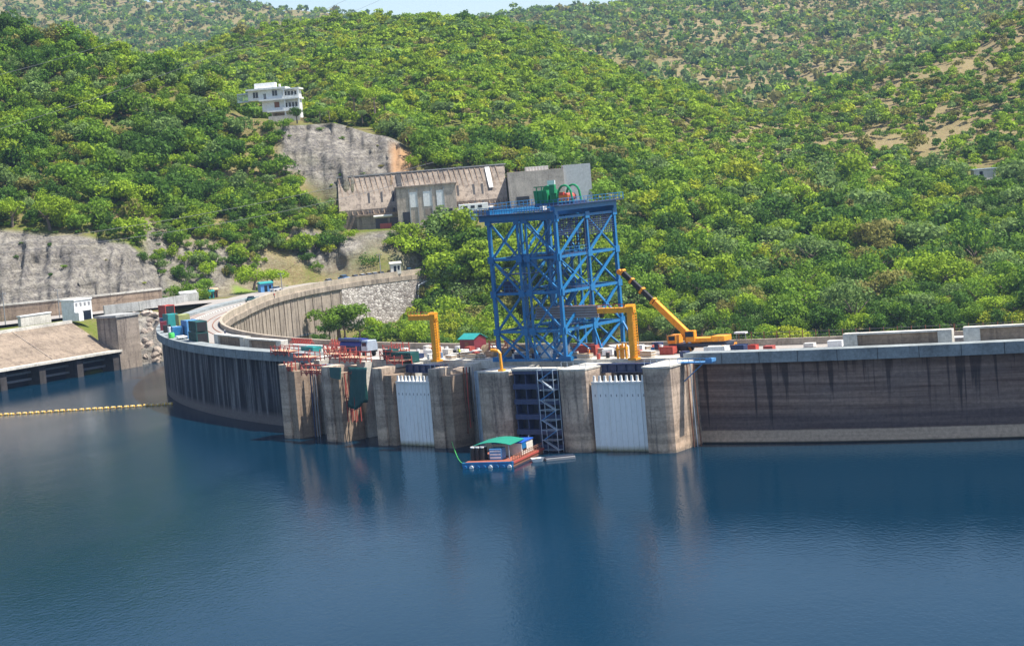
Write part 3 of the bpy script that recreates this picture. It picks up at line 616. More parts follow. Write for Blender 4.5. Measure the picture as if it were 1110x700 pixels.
# top
MB().bb(X0 - 1.6, X1 + .4, -.5, .3, 23.3, 24.3).build('top_girder', M['blue'], tower); MB().bb(X0 - 1.0, X1 + .4, L_ - .3, L_ + .5, 23.3, 24.3).build('top_girder', M['blue'], tower)
MB().bb(X1 - .4, X1 + .45, -.5, L_ + .5, 24.3, 25.1).build('top_girder', M['blue'], tower); MB().bb(X0, X0 + .8, -.5, L_ + .5, 24.3, 25.1).build('top_girder', M['blue'], tower)
MB().bb(X0 - 2.6, X1 + .2, -1.5, .4, 24.32, 24.42).build('walkway', M['navy'], tower)
MB().bb(X1 - 1.4, X1 + 1.3, -.5, L_ + 1.5, 25.12, 25.24).build('walkway', M['navy'], tower)
MB().bb(X0 + 4.4, X1 - .5, 1.0, L_ - 1, 24.5, 24.62).build('walkway', M['navy'], tower)
def rail(p, q, n, parent=tower, h=1.1, mat='blue'):
    p, q = Vector(p), Vector(q); b = MB()
    for i in range(n + 1): a = p.lerp(q, i / n); b.bar(a, a + Vector((0, 0, h)), .07)
    for z in (.55, h): b.bar(p + Vector((0, 0, z)), q + Vector((0, 0, z)), .07)
    b.build('handrail', M[mat], parent)
rail((X0 - 2.6, -1.45, 24.4), (X1 + .2, -1.45, 24.4), 16); rail((X1 + 1.25, -.5, 25.2), (X1 + 1.25, L_ + 1.5, 25.2), 18); rail((X0 + .2, .2, 25.1), (X0 + .2, L_, 25.1), 14)
rail((X1 - 1.3, L_ + 1.4, 25.2), (X1 + 1.25, L_ + 1.4, 25.2), 3); rail((X0 - 2.6, .3, 24.4), (X1 - 1.6, .3, 24.4), 14)
# screen panels high on the right-hand side
def screen(x, y0, y1, z0, z1, axis):
    b = MB(); n = 14
    for i in range(n + 1):
        t = i / n
        if axis == 'y': b.bar((x, y0 + (y1 - y0) * t, z0), (x, y0 + (y1 - y0) * t, z1), .09); 
        else: b.bar((y0 + (y1 - y0) * t, x, z0), (y0 + (y1 - y0) * t, x, z1), .09)
    for i in range(9):
        z = z0 + (z1 - z0) * i / 8
        if axis == 'y': b.bar((x, y0, z), (x, y1, z), .14)
        else: b.bar((y0, x, z), (y1, x, z), .14)
    b.build('mesh_screen', M['navy'], tower)
screen(X1 + .05, 8.8, 16.8, 20.0, 23.1, 'y'); screen(X1 - .5, .8, 16.6, 20.4, 23.1, 'y'); screen(10.2, -1, 6.2, 18.2, 23, 'x')
for z, x0, x1, y0, y1 in ((11.4, X0, -1, .3, 3), (14.2, X0 + .3, -.8, 2, 6), (17.1, 1.2, X1, 2, 9), (11.4, 1, X1, 6, 11), (5.1, -1, 3, 6, 11)):
    MB().bb(x0, x1, y0, y1, z, z + .1).build('platform', M['navy'], tower); rail((x0, y0, z + .1), (x1, y0, z + .1), 6); rail((x1, y0, z + .1), (x1, y1, z + .1), 5)
b = MB(); 
for k in range(2): b.bar((1.4, 6, .2 + 6 * k), (1.4, 12, 5.2 + 6 * k), .7, .12)
b.bar((1.4, 12, 11.2), (1.4, 5, 17), .9, .2); b.build('stairway', M['blue'], tower)
MB().bb(X0 + 1.0, X0 + 2.6, 1.2, 2.6, 11.5, 13.2).build('motor_box', M['navy'], tower); MB().bb(-1.5, .9, .6, 2.2, 15.6, 17.6).build('motor_box', M['blue'], tower)
MB().bb(X0 + 9.2, X0 + 9.9, 2.0, 3.0, 24.4, 25.2).build('sign_plate', M['white'], tower)
# grey spreader hung in the tower
g = empty('lifting_frame', tower.location + gx * 1.2 + gy * 4 + Vector((0, 0, 6.6)), math.atan2(gx.y, gx.x), 'grey ribbed lifting frame hanging inside the blue tower', 'lifting frame')
for k in range(5): MB().bb(-2.4, 10.2, -.6, .6, k * .42, k * .42 + .3).build('slab', M['grey'], g)
MB().bb(-2.2, 10, -.4, .4, .0, 2.0).build('core', M['rustbrown'], g)
for x in (-1.5, 3.5, 8.5): MB().tube([(x, 0, 2), (x, 0, 16.4)], .05, 5).build('cable', M['wire'], g)
# green winch trolley on top
g = empty('winch_trolley', tower.location + gx * 2.3 + gy * 8.0 + Vector((0, 0, 25.0)), math.atan2(gx.y, gx.x), 'green winch machine with red parts on the tower top', 'winch')
MB().bb(-4.4, 4.4, -2.0, 2.6, 0, .7).build('frame', M['navy'], g)
MB().prismx([(-1.6, .7), (1.6, .7), (1.9, 3.2), (-1.9, 3.2)], -4.6, -1.6).build('hopper', M['green'], g)
MB().prismx([(-1.2, .7), (1.2, .7), (1.2, 2.6), (-1.2, 2.6)], -1.4, .2).build('motor_housing', M['green'], g)
for y in (-1.3, 1.5):
    pts = [(2.2 + 1.5 * math.cos(a), y, 2.0 + 1.9 * math.sin(a)) for a in np.linspace(math.pi, 0, 9)]
    MB().tube([(.5, y, .7)] + pts + [(3.9, y, .7)], .22, 6).build('arched_guard', M['green'], g)
MB().tube([(2.2, -1.2, 1.6), (2.2, 1.4, 1.6)], .75, 12).build('drum', M['rust'], g)
MB().bb(1.2, 3.3, -1.9, -1.3, .9, 2.0).build('drive_cover', M['orange'], g)
for x in (-3.8, -2.6, -.6): MB().bar((x, -1.9, .7), (x, -1.9, 3.9), .16).build('post', M['green'], g)
MB().bar((-4.4, -1.9, 3.9), (.4, -1.9, 3.9), .2).build('rail_beam', M['green'], g)
MB().tube([(-2.4, -.6, 3.2), (-2.4, .8, 3.2)], .9, 12).build('sheave', M['green'], g); MB().bb(.6, 1.9, -1.4, -.9, 1, 2.6).build('cover', M['red'], g)
MB().bb(-.9, .3, -1.9, -1.3, 2.5, 4.2).build('panel', M['green'], g); MB().bb(-3.9, -2.2, 1.9, 2.1, 2.8, 5.0).build('backboard', M['white'], g)
rail((-4.6, -2.4, .1), (5, -2.4, .1), 10, g, 1.1); g.scale = (.88, .88, .85)

# ------------------------------------------------------------------ yellow jib cranes
def jib(r_, s, h, arm, label, hook=True):
    g = empty('jib_crane', D(r_, s, 13.7), rotD(s), label, 'jib crane', 'yellow jib cranes on the crest')
    MB().bb(-.75, .75, -.75, .75, 0, .35).build('base', M['yellow'], g); MB().bb(-.5, .5, -.5, .5, .35, h).build('post', M['yellow'], g, bevel=.06)
    MB().bb(-arm, .75, -.42, .42, h - .95, h - .1).build('arm', M['yellow'], g, bevel=.05)
    MB().prismx([(-.62, h), (.62, h), (.35, h + .35), (-.35, h + .35)], -.7, .7).build('cap', M['yellow'], g)
    b = MB(); b.bar((.85, -.25, .6), (.85, -.25, h - 1), .07); b.bar((.85, .25, .6), (.85, .25, h - 1), .07)
    for i in range(int(h * 2)): b.bar((.85, -.25, .8 + i * .45), (.85, .25, .8 + i * .45), .06)
    for i in range(4): b.bar((.5, 0, 1.5 + i * 1.8), (.85, 0, 1.5 + i * 1.8), .06)
    b.build('ladder', M['yellow'], g)
    rail((-arm, -.4, h - .1), (-1, -.4, h - .1), 6, g, .5, 'rust')
    if hook: MB().bb(-arm + .3, -arm + .9, -.3, .3, h - 1.6, h - .95).build('hoist', M['black'], g)
jib(243.0, 194.6, 8.1, 5.8, 'yellow jib crane behind the left white floodgate', False)
jib(242.6, 235.2, 8.5, 6.0, 'yellow jib crane between the blue tower and the mobile crane')
g = empty('davit', D(249.6, 214.6, 12.95), rotD(214.6), 'small curved yellow davit on the wide flat pier', 'davit')
MB().bb(-.5, .5, -.4, .4, 0, .3).build('base', M['yellow'], g); MB().tube([(0, 0, .2), (-.1, 0, 1.8), (-.15, 0, 2.9), (-.5, 0, 3.3), (-1.9, 0, 3.45)], .25, 8).build('arm', M['yellow'], g)
# yellow hydraulic pieces near the right jib crane
for i, (s, hh) in enumerate(((231.7, 2.3), (232.7, 2.5))):
    g = empty('hydraulic_stand', D(241.2, s, 13.7), rotD(s), 'pair of short yellow hydraulic stands beside the right jib crane', 'hydraulic stand', 'yellow hydraulic stands')
    for x in (-.3, .3): MB().bar((x, 0, 0), (x, 0, hh), .26).build('column', M['yellow'], g)
    MB().bb(-.5, .5, -.3, .3, hh * .6, hh * .75).build('cross_beam', M['yellow'], g)
# ------------------------------------------------------------------ mobile crane
g = empty('mobile_crane', D(233.4, 242.6, 13.7), rotD(242.6), 'yellow mobile crane with its black telescopic boom raised to the left', 'crane')
MB().bb(-5.2, 5.2, -1.35, 1.35, .95, 1.5).build('chassis', M['darknavy'], g, bevel=.05)
for x in (-4.1, -2.6, 2.2, 3.7):
    for y in (-1.2, 1.2): MB().tube([(x, y - .22, .62), (x, y + .22, .62)], .62, 14).build('wheel', M['black'], g)
c_ = MB().prismx([(-1.3, 1.55), (1.3, 1.55), (1.2, 2.9), (-1.2, 2.9)], -5.4, -3.9).build('driver_cab', M['cranepaint'], g); MB().bb(-5.2, -4.1, -1.33, -1.24, 2.1, 2.75).build('window', M['glass'], c_)
MB().bb(-1.2, 3.4, -1.2, 1.2, 1.7, 2.35).build('turntable', M['cranepaint'], g, bevel=.06); MB().bb(2.4, 4.8, -1.3, 1.3, 1.75, 2.6).build('counterweight', M['cranepaint'], g, bevel=.06)
c_ = MB().bb(-2.0, -.4, -1.5, -.6, 1.8, 3.6).build('operator_cab', M['cranepaint'], g, bevel=.06); MB().bb(-2.03, -.6, -1.53, -1.45, 2.6, 3.45).build('window', M['glass'], c_)
ginv = Matrix.Rotation(-rotD(242.6), 4, 'Z') @ Matrix.Translation(-g.location)
pA = ginv @ at(758, 374, 327.2); pM = ginv @ at(709.5, 327.5, 331.5); pT = ginv @ at(674, 294.5, 334.8)
MB().bar(pA, pM, .85, 1.0).build('boom', M['cranepaint'], g, bevel=.05); bo = MB().bar(pM, pT, .62, .75).build('boom_extension', M['black'], g)
for k, w in ((0.02, 1.0), (.36, .95), (.68, .85), (.96, .95)):
    a = pM.lerp(pT, k); e = pM.lerp(pT, k + .045); MB().bar(a, e, w, w * 1.1).build('collar', M['cranepaint'], bo)
MB().tube([pT + Vector((-.5, -.2, 0)), pT + Vector((-.5, .35, 0))], .42, 10).build('boom_head', M['cranepaint'], g)
MB().tube([pA + Vector((-1.5, 0, -1.0)), pA.lerp(pM, .5)], [.2, .15], 8).build('lift_cylinder', M['cranepaint'], g)
for x in (-4.9, 4.9):
    for y in (-2.6, 2.6): o_ = MB().bar((x, 0, 1.0), (x, y, 1.0), .3).bar((x, y, 0), (x, y, 1.1), .22).bb(x - .35, x + .35, y - .35, y + .35, 0, .08).build('outrigger', M['cranepaint'], g)

# ------------------------------------------------------------------ containers and site boxes
def container(loc, rz, l, w, h, mat, label, group=None, name='shipping_container', doormat=None, cat='container'):
    g = empty(name, loc, rz, label, cat, group)
    b = MB().bb(-l / 2 + .06, l / 2 - .06, -w / 2 + .06, w / 2 - .06, .12, h - .08)
    n = max(4, int(l / .45))
    for i in range(n):
        x = -l / 2 + .15 + (l - .3) * (i + .5) / n
        b.bb(x - .1, x + .1, -w / 2, -w / 2 + .06, .2, h - .18); b.bb(x - .1, x + .1, w / 2 - .06, w / 2, .2, h - .18)
    b.build('body', mat, g)
    f = MB()
    for x in (-l / 2 + .06, l / 2 - .06):
        for y in (-w / 2 + .06, w / 2 - .06): f.bb(x - .08, x + .08, y - .08, y + .08, 0, h)
    for y in (-w / 2 + .05, w / 2 - .05): f.bar((-l / 2, y, h - .05), (l / 2, y, h - .05), .12); f.bar((-l / 2, y, .08), (l / 2, y, .08), .14)
    f.build('frame', mat, g)
    MB().bb(l / 2 - .05, l / 2 + .02, -w / 2 + .15, w / 2 - .15, .2, h - .2).build('door', doormat or mat, g)
    return g
def dloc(r_, s, z=13.7): return D(r_, s, z), rotD(s)
p, rz = dloc(241.6, 4); container(p + Vector((0, 0, 1.2)), rz + .6, 4.0, 2.6, 3.2, M['red'], 'red open-fronted site cabin at the left end of the crest', None, 'site_cabin', M['black'], 'cabin')
p, rz = dloc(241.6, 4); g = empty('support_frame', p, rz + .6, 'steel support frame under the red site cabin', 'frame')
for x in (-1.7, 1.7):
    for y in (-1.1, 1.1): MB().bar((x, y, 0), (x, y, 1.18), .2).build('leg', M['grey'], g)
p, rz = dloc(238.2, 36); container(p, rz + .3, 4.4, 2.5, 3.9, M['teal'], 'tall teal container behind the yellow-green tank box on the crest')
p, rz = dloc(235.4, 44); container(p, rz + .15, 4.6, 2.6, 4.0, M['olive'], 'yellow-green tank box among the containers on the crest')
p, rz = dloc(236.4, 73); container(p, rz + .1, 5.2, 2.6, 4.2, M['blue2'], 'light blue shipping container behind the dark green ones on the crest')
p, rz = dloc(238.2, 91.5); container(p, rz, 7.6, 2.5, 2.6, M['dkgreen'], 'lower dark green container of the two stacked on the crest', None, doormat=M['black'])
p, rz = dloc(238.0, 91, 16.32); container(p, rz, 7.0, 2.4, 2.3, M['dkgreen'], 'upper dark green open container stacked on another one', None, doormat=M['black'])
p, rz = dloc(239.2, 65); container(p, rz, 2.8, 2.0, 2.6, M['white'], 'small white storage box in front of the yellow-green tank box', None, 'storage_box', None, 'box')
p, rz = dloc(239.2, 72); container(p, rz, 3.0, 2.2, 3.0, M['blue2'], 'small blue cabin with pale roof near the lime barrel', None, 'site_cabin', M['blue'], 'cabin')
g = empty('barrel', D(241.0, 75.5, 14.42), 0, 'lime green barrel standing on the upstream kerb below the containers', 'barrel'); MB().tube([(0, 0, 0), (0, 0, .3), (0, 0, .9), (0, 0, 1.2)], [.62, .7, .7, .6], 12).build('shell', M['lime'], g); MB().tube([(0, 0, 1.2), (0, 0, 1.28)], .4, 10).build('lid', M['teal'], g)
g = empty('work_table', D(239.8, 81.5, 13.7), rotD(81.5), 'white work table beside the dark green containers', 'table'); MB().bb(-2.4, 2.4, -.9, .9, 1.2, 1.35).build('table_top', M['white'], g)
for x in (-2.2, 2.2):
    for y in (-.6, .6): MB().bar((x, y, 0), (x, y, 1.2), .1).build('leg', M['grey'], g)
p, rz = dloc(239.6, 54); container(p, rz, 2.6, 1.6, 2.4, M['black'], 'small black equipment box at the left kerb of the crest', None, 'equipment_box', None, 'box')
p, rz = dloc(240.2, 30); container(p, rz, 2.4, 1.5, 2.8, M['navy'], 'small navy equipment box beside the red cabin', None, 'equipment_box', None, 'box')
p, rz = dloc(240, 45); container(p, rz, 2.4, 1.5, 2.8, M['maroon'], 'small maroon equipment box in front of the teal container', None, 'equipment_box', None, 'box')
p, rz = dloc(243.0, 186.8, 13.4); container(p, rz, 5.0, 2.0, 1.9, M['dkgreen'], 'dark green sheeted box beside the left navy beam', None, 'site_box', None, 'box')
p, rz = dloc(241.5, 181.4, 13.7); container(p, rz, 2.4, 1.6, 1.9, M['dkgreen'], 'small dark green sheeted box right of the blue truck', None, 'site_box', None, 'box')
p, rz = dloc(236.4, 246.8); container(p, rz, 3.6, 1.9, 1.2, M['white'], 'low white storage container right of the mobile crane', None, 'storage_box', None, 'box')
p, rz = dloc(236.0, 250.6); container(p, rz, 2.2, 1.8, 1.3, M['navy'], 'navy skip between the white container and the red box', None, 'skip', None, 'skip')
p, rz = dloc(236.0, 253.0); container(p, rz, 1.3, 1.3, 1.2, M['red'], 'small bright red box on the crest right of the navy skip', None, 'storage_box', None, 'box')
p, rz = dloc(234.0, 213.5); container(p, rz, 5.2, 2.2, 1.7, M['white'], 'white container under the left part of the blue tower', None, 'storage_box', None, 'box')
p, rz = dloc(234.6, 221.2); container(p, rz, 4.4, 2.0, 1.7, M['rust'], 'red brown container under the middle of the blue tower', None, 'storage_box', None, 'box')
p, rz = dloc(238.4, 231.2); container(p, rz, 1.9, 1.5, 1.8, M['offwhite'], 'beige generator box left of the yellow hydraulic stands', None, 'generator_box', None, 'generator')
p, rz = dloc(236.0, 237.8); container(p, rz, 2.4, 1.4, 1.3, M['rust'], 'rust red tool crate left of the mobile crane', None, 'tool_crate', None, 'crate')
p, rz = dloc(237.5, 150.5); container(p, rz, 4.4, 1.8, 1.5, M['teal'], 'low teal box beside the red scaffolding', None, 'site_box', None, 'box')
# maroon hut with teal roof
g = empty('site_hut', D(230.3, 190.9, 13.7), rotD(190.9), 'maroon hut with a teal gabled roof left of the blue tower', 'hut')
w_ = MB().prismx([(-1.5, 0), (1.5, 0), (1.5, 2.5), (0, 3.2), (-1.5, 2.5)], -1.8, 1.8).build('wall', M['maroon'], g)
MB().poly([(-2, -1.8, 2.45), (2.0, -1.8, 2.45), (2.0, 0, 3.35), (-2, 0, 3.35), (-2, -1.8, 2.53), (2, -1.8, 2.53), (2, 0, 3.43), (-2, 0, 3.43)], [(0, 1, 2, 3), (4, 5, 6, 7), (0, 1, 5, 4), (1, 2, 6, 5), (2, 3, 7, 6), (3, 0, 4, 7)]).build('roof', M['teal'], g)
MB().poly([(-2, 1.8, 2.45), (2.0, 1.8, 2.45), (2.0, 0, 3.35), (-2, 0, 3.35), (-2, 1.8, 2.53), (2, 1.8, 2.53), (2, 0, 3.43), (-2, 0, 3.43)], [(0, 1, 2, 3), (4, 5, 6, 7), (0, 1, 5, 4), (1, 2, 6, 5), (2, 3, 7, 6), (3, 0, 4, 7)]).build('roof', M['teal'], g)
MB().bb(-.5, .4, -1.53, -1.48, .1, 2.0).build('door', M['rustbrown'], g)
# blue tarpaulin truck
g = empty('truck', D(237.8, 167.4, 13.7), rotD(167.4), 'truck with dark blue tarpaulin load above the red scaffolding', 'truck')
MB().bb(-4, 4, -1.2, 1.2, .8, 1.1).build('chassis', M['black'], g)
c_ = MB().prismx([(-1.2, 1.1), (1.2, 1.1), (1.2, 2.2), (.95, 3.0), (-.95, 3.0), (-1.2, 2.2)], 2.3, 4.2).build('cab', M['galv'], g, bevel=.05); MB().bb(2.6, 3.9, -1.24, -1.15, 2.0, 2.7).build('window', M['glass'], c_)
MB().bb(-4, 2.1, -1.2, 1.2, 1.1, 2.0).build('load_bed', M['navy'], g)
pts = [(1.35 * math.cos(a), 2.0 + 1.35 * math.sin(a)) for a in np.linspace(0, math.pi, 9)]
MB().prismx(pts, -4.1, 2.2).build('tarpaulin', paint('blue_tarpaulin', (.02, .03, .22), .55, wear=.08), g)
MB().tube([(-4.2, -1.2, 3.1), (2.4, -1.2, 3.1)], .32, 8).build('rolled_sheet', M['navy'], g)
for x in (-3, -1.8, 3):
    for y in (-1.05, 1.05): MB().tube([(x, y - .18, .5), (x, y + .18, .5)], .5, 12).build('wheel', M['black'], g)
# green tarpaulin over the second bay
b = MB(); P = []; nu, nv = 9, 12
for i in range(nu):
    for j in range(nv):
        u = i / (nu - 1); v = j / (nv - 1); P.append((-2.7 + 5.4 * u * (1 - .12 * v), -.5 * v + .35 * math.sin(u * 17 + v * 4) * (.4 + v), 13.2 - 6.8 * v - .7 * math.sin(u * 5.0) * v))
b.poly(P, [(i * nv + j, (i + 1) * nv + j, (i + 1) * nv + j + 1, i * nv + j + 1) for i in range(nu - 1) for j in range(nv - 1)])
o = b.build('tarpaulin', M['dkgreen'], None, smooth=True); o.location = D(248.3, 180.2, 0); o.rotation_euler = (0, 0, rotD(180.2)); o.modifiers.new('thick', 'SOLIDIFY').thickness = .04
tag(o, 'dark green tarpaulin hanging down the bay right of the second pier', 'tarpaulin')
o = MB().poly([(-1.6, -.2, 13.3), (1.7, -.25, 13.3), (1.6, -.5, 11.2), (-1.2, -.45, 11.5), (-1.6, 0, 13.3), (1.7, 0, 13.3), (1.6, -.3, 11.2), (-1.2, -.3, 11.5)], [(0, 1, 2, 3), (7, 6, 5, 4), (0, 4, 5, 1), (1, 5, 6, 2), (2, 6, 7, 3), (3, 7, 4, 0)]).build('tarpaulin', M['dkgreen'])
o.location = D(249.6, 175.8, 0); o.rotation_euler = (0, 0, rotD(175.8)); tag(o, 'small green tarpaulin flap over the second pier top', 'tarpaulin')

# ------------------------------------------------------------------ red scaffolding
def scaffold(r_, s, z, l, w, h, label, group='red scaffold platforms on the left spillway'):
    g = empty('scaffold', D(r_, s, z), rotD(s), label, 'scaffold', group); nx_ = max(2, int(l / 1.5))
    for i in range(nx_ + 1):
        x = -l / 2 + l * i / nx_
        for y in (-w / 2, w / 2): MB().bar((x, y, 0), (x, y, h + random.uniform(0, .5)), .13).build('post', M['rust'], g)
        MB().bar((x, -w / 2, h * .5), (x, w / 2, h * .5), .1).build('ledger', M['rust'], g)
    for zz in (h * .25, h * .5, h):
        for y in (-w / 2, w / 2): MB().bar((-l / 2, y, zz), (l / 2, y, zz), .12).build('ledger', M['rust'], g)
    for i in range(nx_):
        x = -l / 2 + l * i / nx_; MB().bar((x, -w / 2, 0 if i % 2 else h), (x + l / nx_, -w / 2, h if i % 2 else 0), .1).build('brace', M['rust'], g)
    MB().bb(-l / 2, l / 2, -w / 2, w / 2, h * .5 + .06, h * .5 + .12).build('plank_deck', M['wood'], g)
scaffold(241.0, 146.5, 13.76, 7, 2.2, 1.7, 'red scaffold platform left of the first pier head')
scaffold(245.0, 161.0, 13.5, 5, 2.5, 1.6, 'red scaffold platform on top of the first pier')
scaffold(242.5, 168.0, 13.76, 7, 2.2, 1.8, 'red scaffold platform between the first two piers')
scaffold(244.5, 175.0, 13.5, 6, 2.5, 1.8, 'red scaffold platform on top of the second pier')
scaffold(241.5, 182.0, 13.76, 5, 2.0, 1.5, 'red scaffold platform below the small dark green box')
scaffold(245.0, 187.4, 13.4, 4, 2.2, 1.3, 'red scaffold platform on the third pier beside the navy beam')
scaffold(235.5, 157.5, 13.7, 8, 2.0, 1.6, 'red scaffold row behind the low teal box')
scaffold(232.6, 200.4, 13.7, 4.2, 1.8, 2.2, 'red scaffold cage right of the left jib crane')
scaffold(247.8, 177.6, 3.5, 2.2, 1.2, 8.6, 'red scaffold column hung beside the green tarpaulin')
def truss(r_, s, z, l, label, tilt=0):
    g = empty('truss_beam', D(r_, s, z), rotD(s) + tilt, label, 'truss beam', 'red truss beams on the crest')
    for y, zz in ((-.4, 0), (.4, 0), (0, .8)): MB().bar((-l / 2, y, zz), (l / 2, y, zz), .14).build('chord', M['red'], g)
    n = int(l); b = MB()
    for i in range(n):
        x = -l / 2 + l * i / n
        for y in (-.4, .4): b.bar((x, y, 0), (x + l / n / 2, 0, .8), .08); b.bar((x + l / n / 2, 0, .8), (x + l / n, y, 0), .08)
    b.build('lattice', M['red'], g)
    for x in (-l * .35, l * .35): MB().bar((x, 0, -z + 13.7), (x, 0, 0), .14).build('support', M['red'], g)
scaffold(238.8, 163.0, 13.7, 6, 2.0, 2.0, 'red scaffold row just in front of the blue tarpaulin truck')
scaffold(236.2, 176.4, 13.7, 5, 2.0, 1.9, 'red scaffold row right of the blue tarpaulin truck')
scaffold(248.6, 168.0, 11.5, 6.5, 1.0, 1.9, 'red scaffold hung across the mouth of the leftmost narrow bay')
scaffold(249.2, 161.6, 12.3, 2.4, .9, 1.5, 'red scaffold cage in the notch of the first pier')
truss(231.0, 134.5, 14.7, 9, 'red truss beam above the left concrete barriers'); truss(231.5, 152.5, 14.9, 9, 'red truss beam left of the blue tarpaulin truck')
g = empty('pipe_stack', D(234.8, 145, 13.7), rotD(145), 'long pale pipes laid along the crest left of the scaffolding', 'pipes')
for k, (y, z) in enumerate(((-.4, .4), (.4, .4), (0, 1.05))): MB().tube([(-6, y, z), (6, y, z)], .36, 10).build('pipe', M['offwhite'], g)
for x in (-4, 4): MB().bb(x - .15, x + .15, -.8, .8, 0, .06).build('bearer', M['wood'], g)
# blue bracket on the right pier
g = empty('bracket_platform', D(245.5, 247.2, 13.1), rotD(247.2), 'bright blue bracket platform jutting from the right pier', 'bracket')
MB().bb(-2.6, 3.2, -.7, .7, .2, .4).build('platform', M['blue2'], g); MB().bar((-2.0, 0, -2.6), (1.5, 0, .2), .16).build('strut', M['blue2'], g); rail((-2.6, -.7, .4), (3.2, -.7, .4), 6, g, .6, 'blue2'); MB().bb(2.2, 3.3, -.8, .8, .4, .9).build('box', M['blue2'], g)
# ------------------------------------------------------------------ small site clutter
def pallet_stack(p, rz, n, label):
    g = empty('plank_stack', p, rz, label, 'planks', 'stacks of pale planks on the spillway deck')
    for k in range(n): MB().bb(-1.3, 1.3, -.55 + random.uniform(-.05, .05), .55, .1 + k * .2, .24 + k * .2).build('plank_layer', M['wood'] if k % 2 else M['offwhite'], g)
    for x in (-.9, .9): MB().bb(x - .1, x + .1, -.5, .5, 0, .1).build('bearer', M['wood'], g)
def drum(p, mat, label, group):
    g = empty('oil_drum', p, 0, label, 'drum', group); MB().tube([(0, 0, 0), (0, 0, .3), (0, 0, .32), (0, 0, .6), (0, 0, .62), (0, 0, .92)], [.3, .3, .33, .3, .33, .3], 10).build('shell', mat, g); MB().tube([(0, 0, .92), (0, 0, .95)], .27, 10).build('lid', M['grey'], g)
def reel(p, rz, label):
    g = empty('cable_reel', p, rz, label, 'cable reel', 'cable reels on the crest')
    for x in (-.45, .45): MB().tube([(x - .05, 0, .8), (x + .05, 0, .8)], .8, 14).build('flange', M['wood'], g)
    MB().tube([(-.4, 0, .8), (.4, 0, .8)], .5, 12).build('cable', M['black'], g)
def crate(p, rz, l, w, h, mat, label, group):
    g = empty('crate', p, rz, label, 'crate', group); b = MB().bb(-l / 2, l / 2, -w / 2, w / 2, .1, h)
    b.build('side', mat, g); f = MB()
    for x in (-l / 2 + .05, l / 2 - .05, 0): f.bb(x - .06, x + .06, -w / 2 - .04, w / 2 + .04, .1, h + .03)
    f.build('batten', mat, g); MB().bb(-l / 2 - .03, l / 2 + .03, -w / 2 - .03, w / 2 + .03, h + .03, h + .1).build('lid', mat, g)
    MB().bb(-l / 2 + .1, l / 2 - .1, -w / 2 + .1, w / 2 - .1, 0, .1).build('skid', M['wood'], g)
occ = []
def free_spot(s0, s1, ra, rb, gap):
    for _ in range(60):
        s = random.uniform(s0, s1); r_ = random.uniform(ra, rb)
        if all(abs(s - a) > gap + c or abs(r_ - b_) > gap + c for a, b_, c in occ): occ.append((s, r_, gap)); return s, r_
    return None
occ += [(194.6, 243, 1.2), (235.2, 242.6, 1.2), (190.9, 230.3, 2.2), (213.5, 234, 2.6), (221.2, 234.6, 2.4), (242.6, 233.4, 5.6), (231.2, 238.4, 1.2), (232.2, 241.2, 1.2), (237.8, 236, 1.4), (200.4, 232.6, 2.2), (186.8, 243, 2.6), (246.8, 236.4, 2), (167.4, 237.8, 4), (157.5, 235.5, 4), (150.5, 237.5, 2.5)]
for i in range(26):
    q = free_spot(190, 240, 229, 241, .6)
    if q: pallet_stack(D(q[1], q[0], 13.76), rotD(q[0]) + random.uniform(-.5, .5), random.randint(2, 5), 'low stack of pale planks on the cluttered spillway deck')
for i in range(40):
    q = free_spot(176, 246, 228.5, 241.2, .45); k = random.choice(['white', 'white', 'offwhite', 'rust', 'navy', 'wood'])
    nm = {'white': 'white', 'offwhite': 'beige', 'rust': 'rust red', 'navy': 'navy', 'wood': 'timber'}[k]
    if q: crate(D(q[1], q[0], 13.76), rotD(q[0]) + random.uniform(-.4, .4), random.uniform(1.0, 2.0), random.uniform(.8, 1.2), random.uniform(.7, 1.3), M[k], f'{nm} battened crate among the clutter on the spillway deck', f'{nm} crates on the spillway deck')
for i in range(26):
    q = free_spot(178, 246, 229, 241.4, .35); k = random.choice(['blue', 'rust', 'black', 'white'])
    nm = {'blue': 'blue', 'rust': 'rust red', 'black': 'black', 'white': 'white'}[k]
    if q: drum(D(q[1], q[0], 13.76), M[k], f'{nm} oil drum on the spillway deck', f'{nm} oil drums on the spillway deck')
for i in range(4):
    q = free_spot(196, 240, 229, 240, .8)
    if q: reel(D(q[1], q[0], 13.76), random.uniform(0, 3), 'wooden cable reel on the spillway deck')
for i in range(16):
    q = free_spot(256, 330, 228, 237.4, 1.0); k = random.choice(['white', 'offwhite', 'offwhite', 'rust', 'grey'])
    nm = {'white': 'white', 'offwhite': 'beige', 'rust': 'rust red', 'grey': 'grey'}[k]
    if q: crate(D(q[1], q[0], 13.7), rotD(q[0]), random.uniform(1.2, 2.6), random.uniform(.8, 1.4), random.uniform(.6, 1.1), M[k], f'{nm} battened crate on the crest right of the mobile crane', f'{nm} crates right of the mobile crane')
# pier-top clutter: handrails
for s0, s1, r_, zt, lb in ((199.2, 203.4, 249.6, 13.3, 'fourth pier top'), (225.8, 230.4, 249.5, 13.27, 'pier right of the stair tower'), (240.6, 245, 249.6, 13.44, 'rounded right pier')):
    g = empty('guard_rail', D(r_, (s0 + s1) / 2, zt), rotD((s0 + s1) / 2), f'thin grey guard rail on the {lb}', 'railing'); w = (s1 - s0) / 2
    for x in np.linspace(-w, w, 5): MB().bar((x, .2, 0), (x, .2, 1.0), .06).build('post', M['galv'], g)
    MB().bar((-w, .2, 1.0), (w, .2, 1.0), .05).build('top_rail', M['galv'], g)
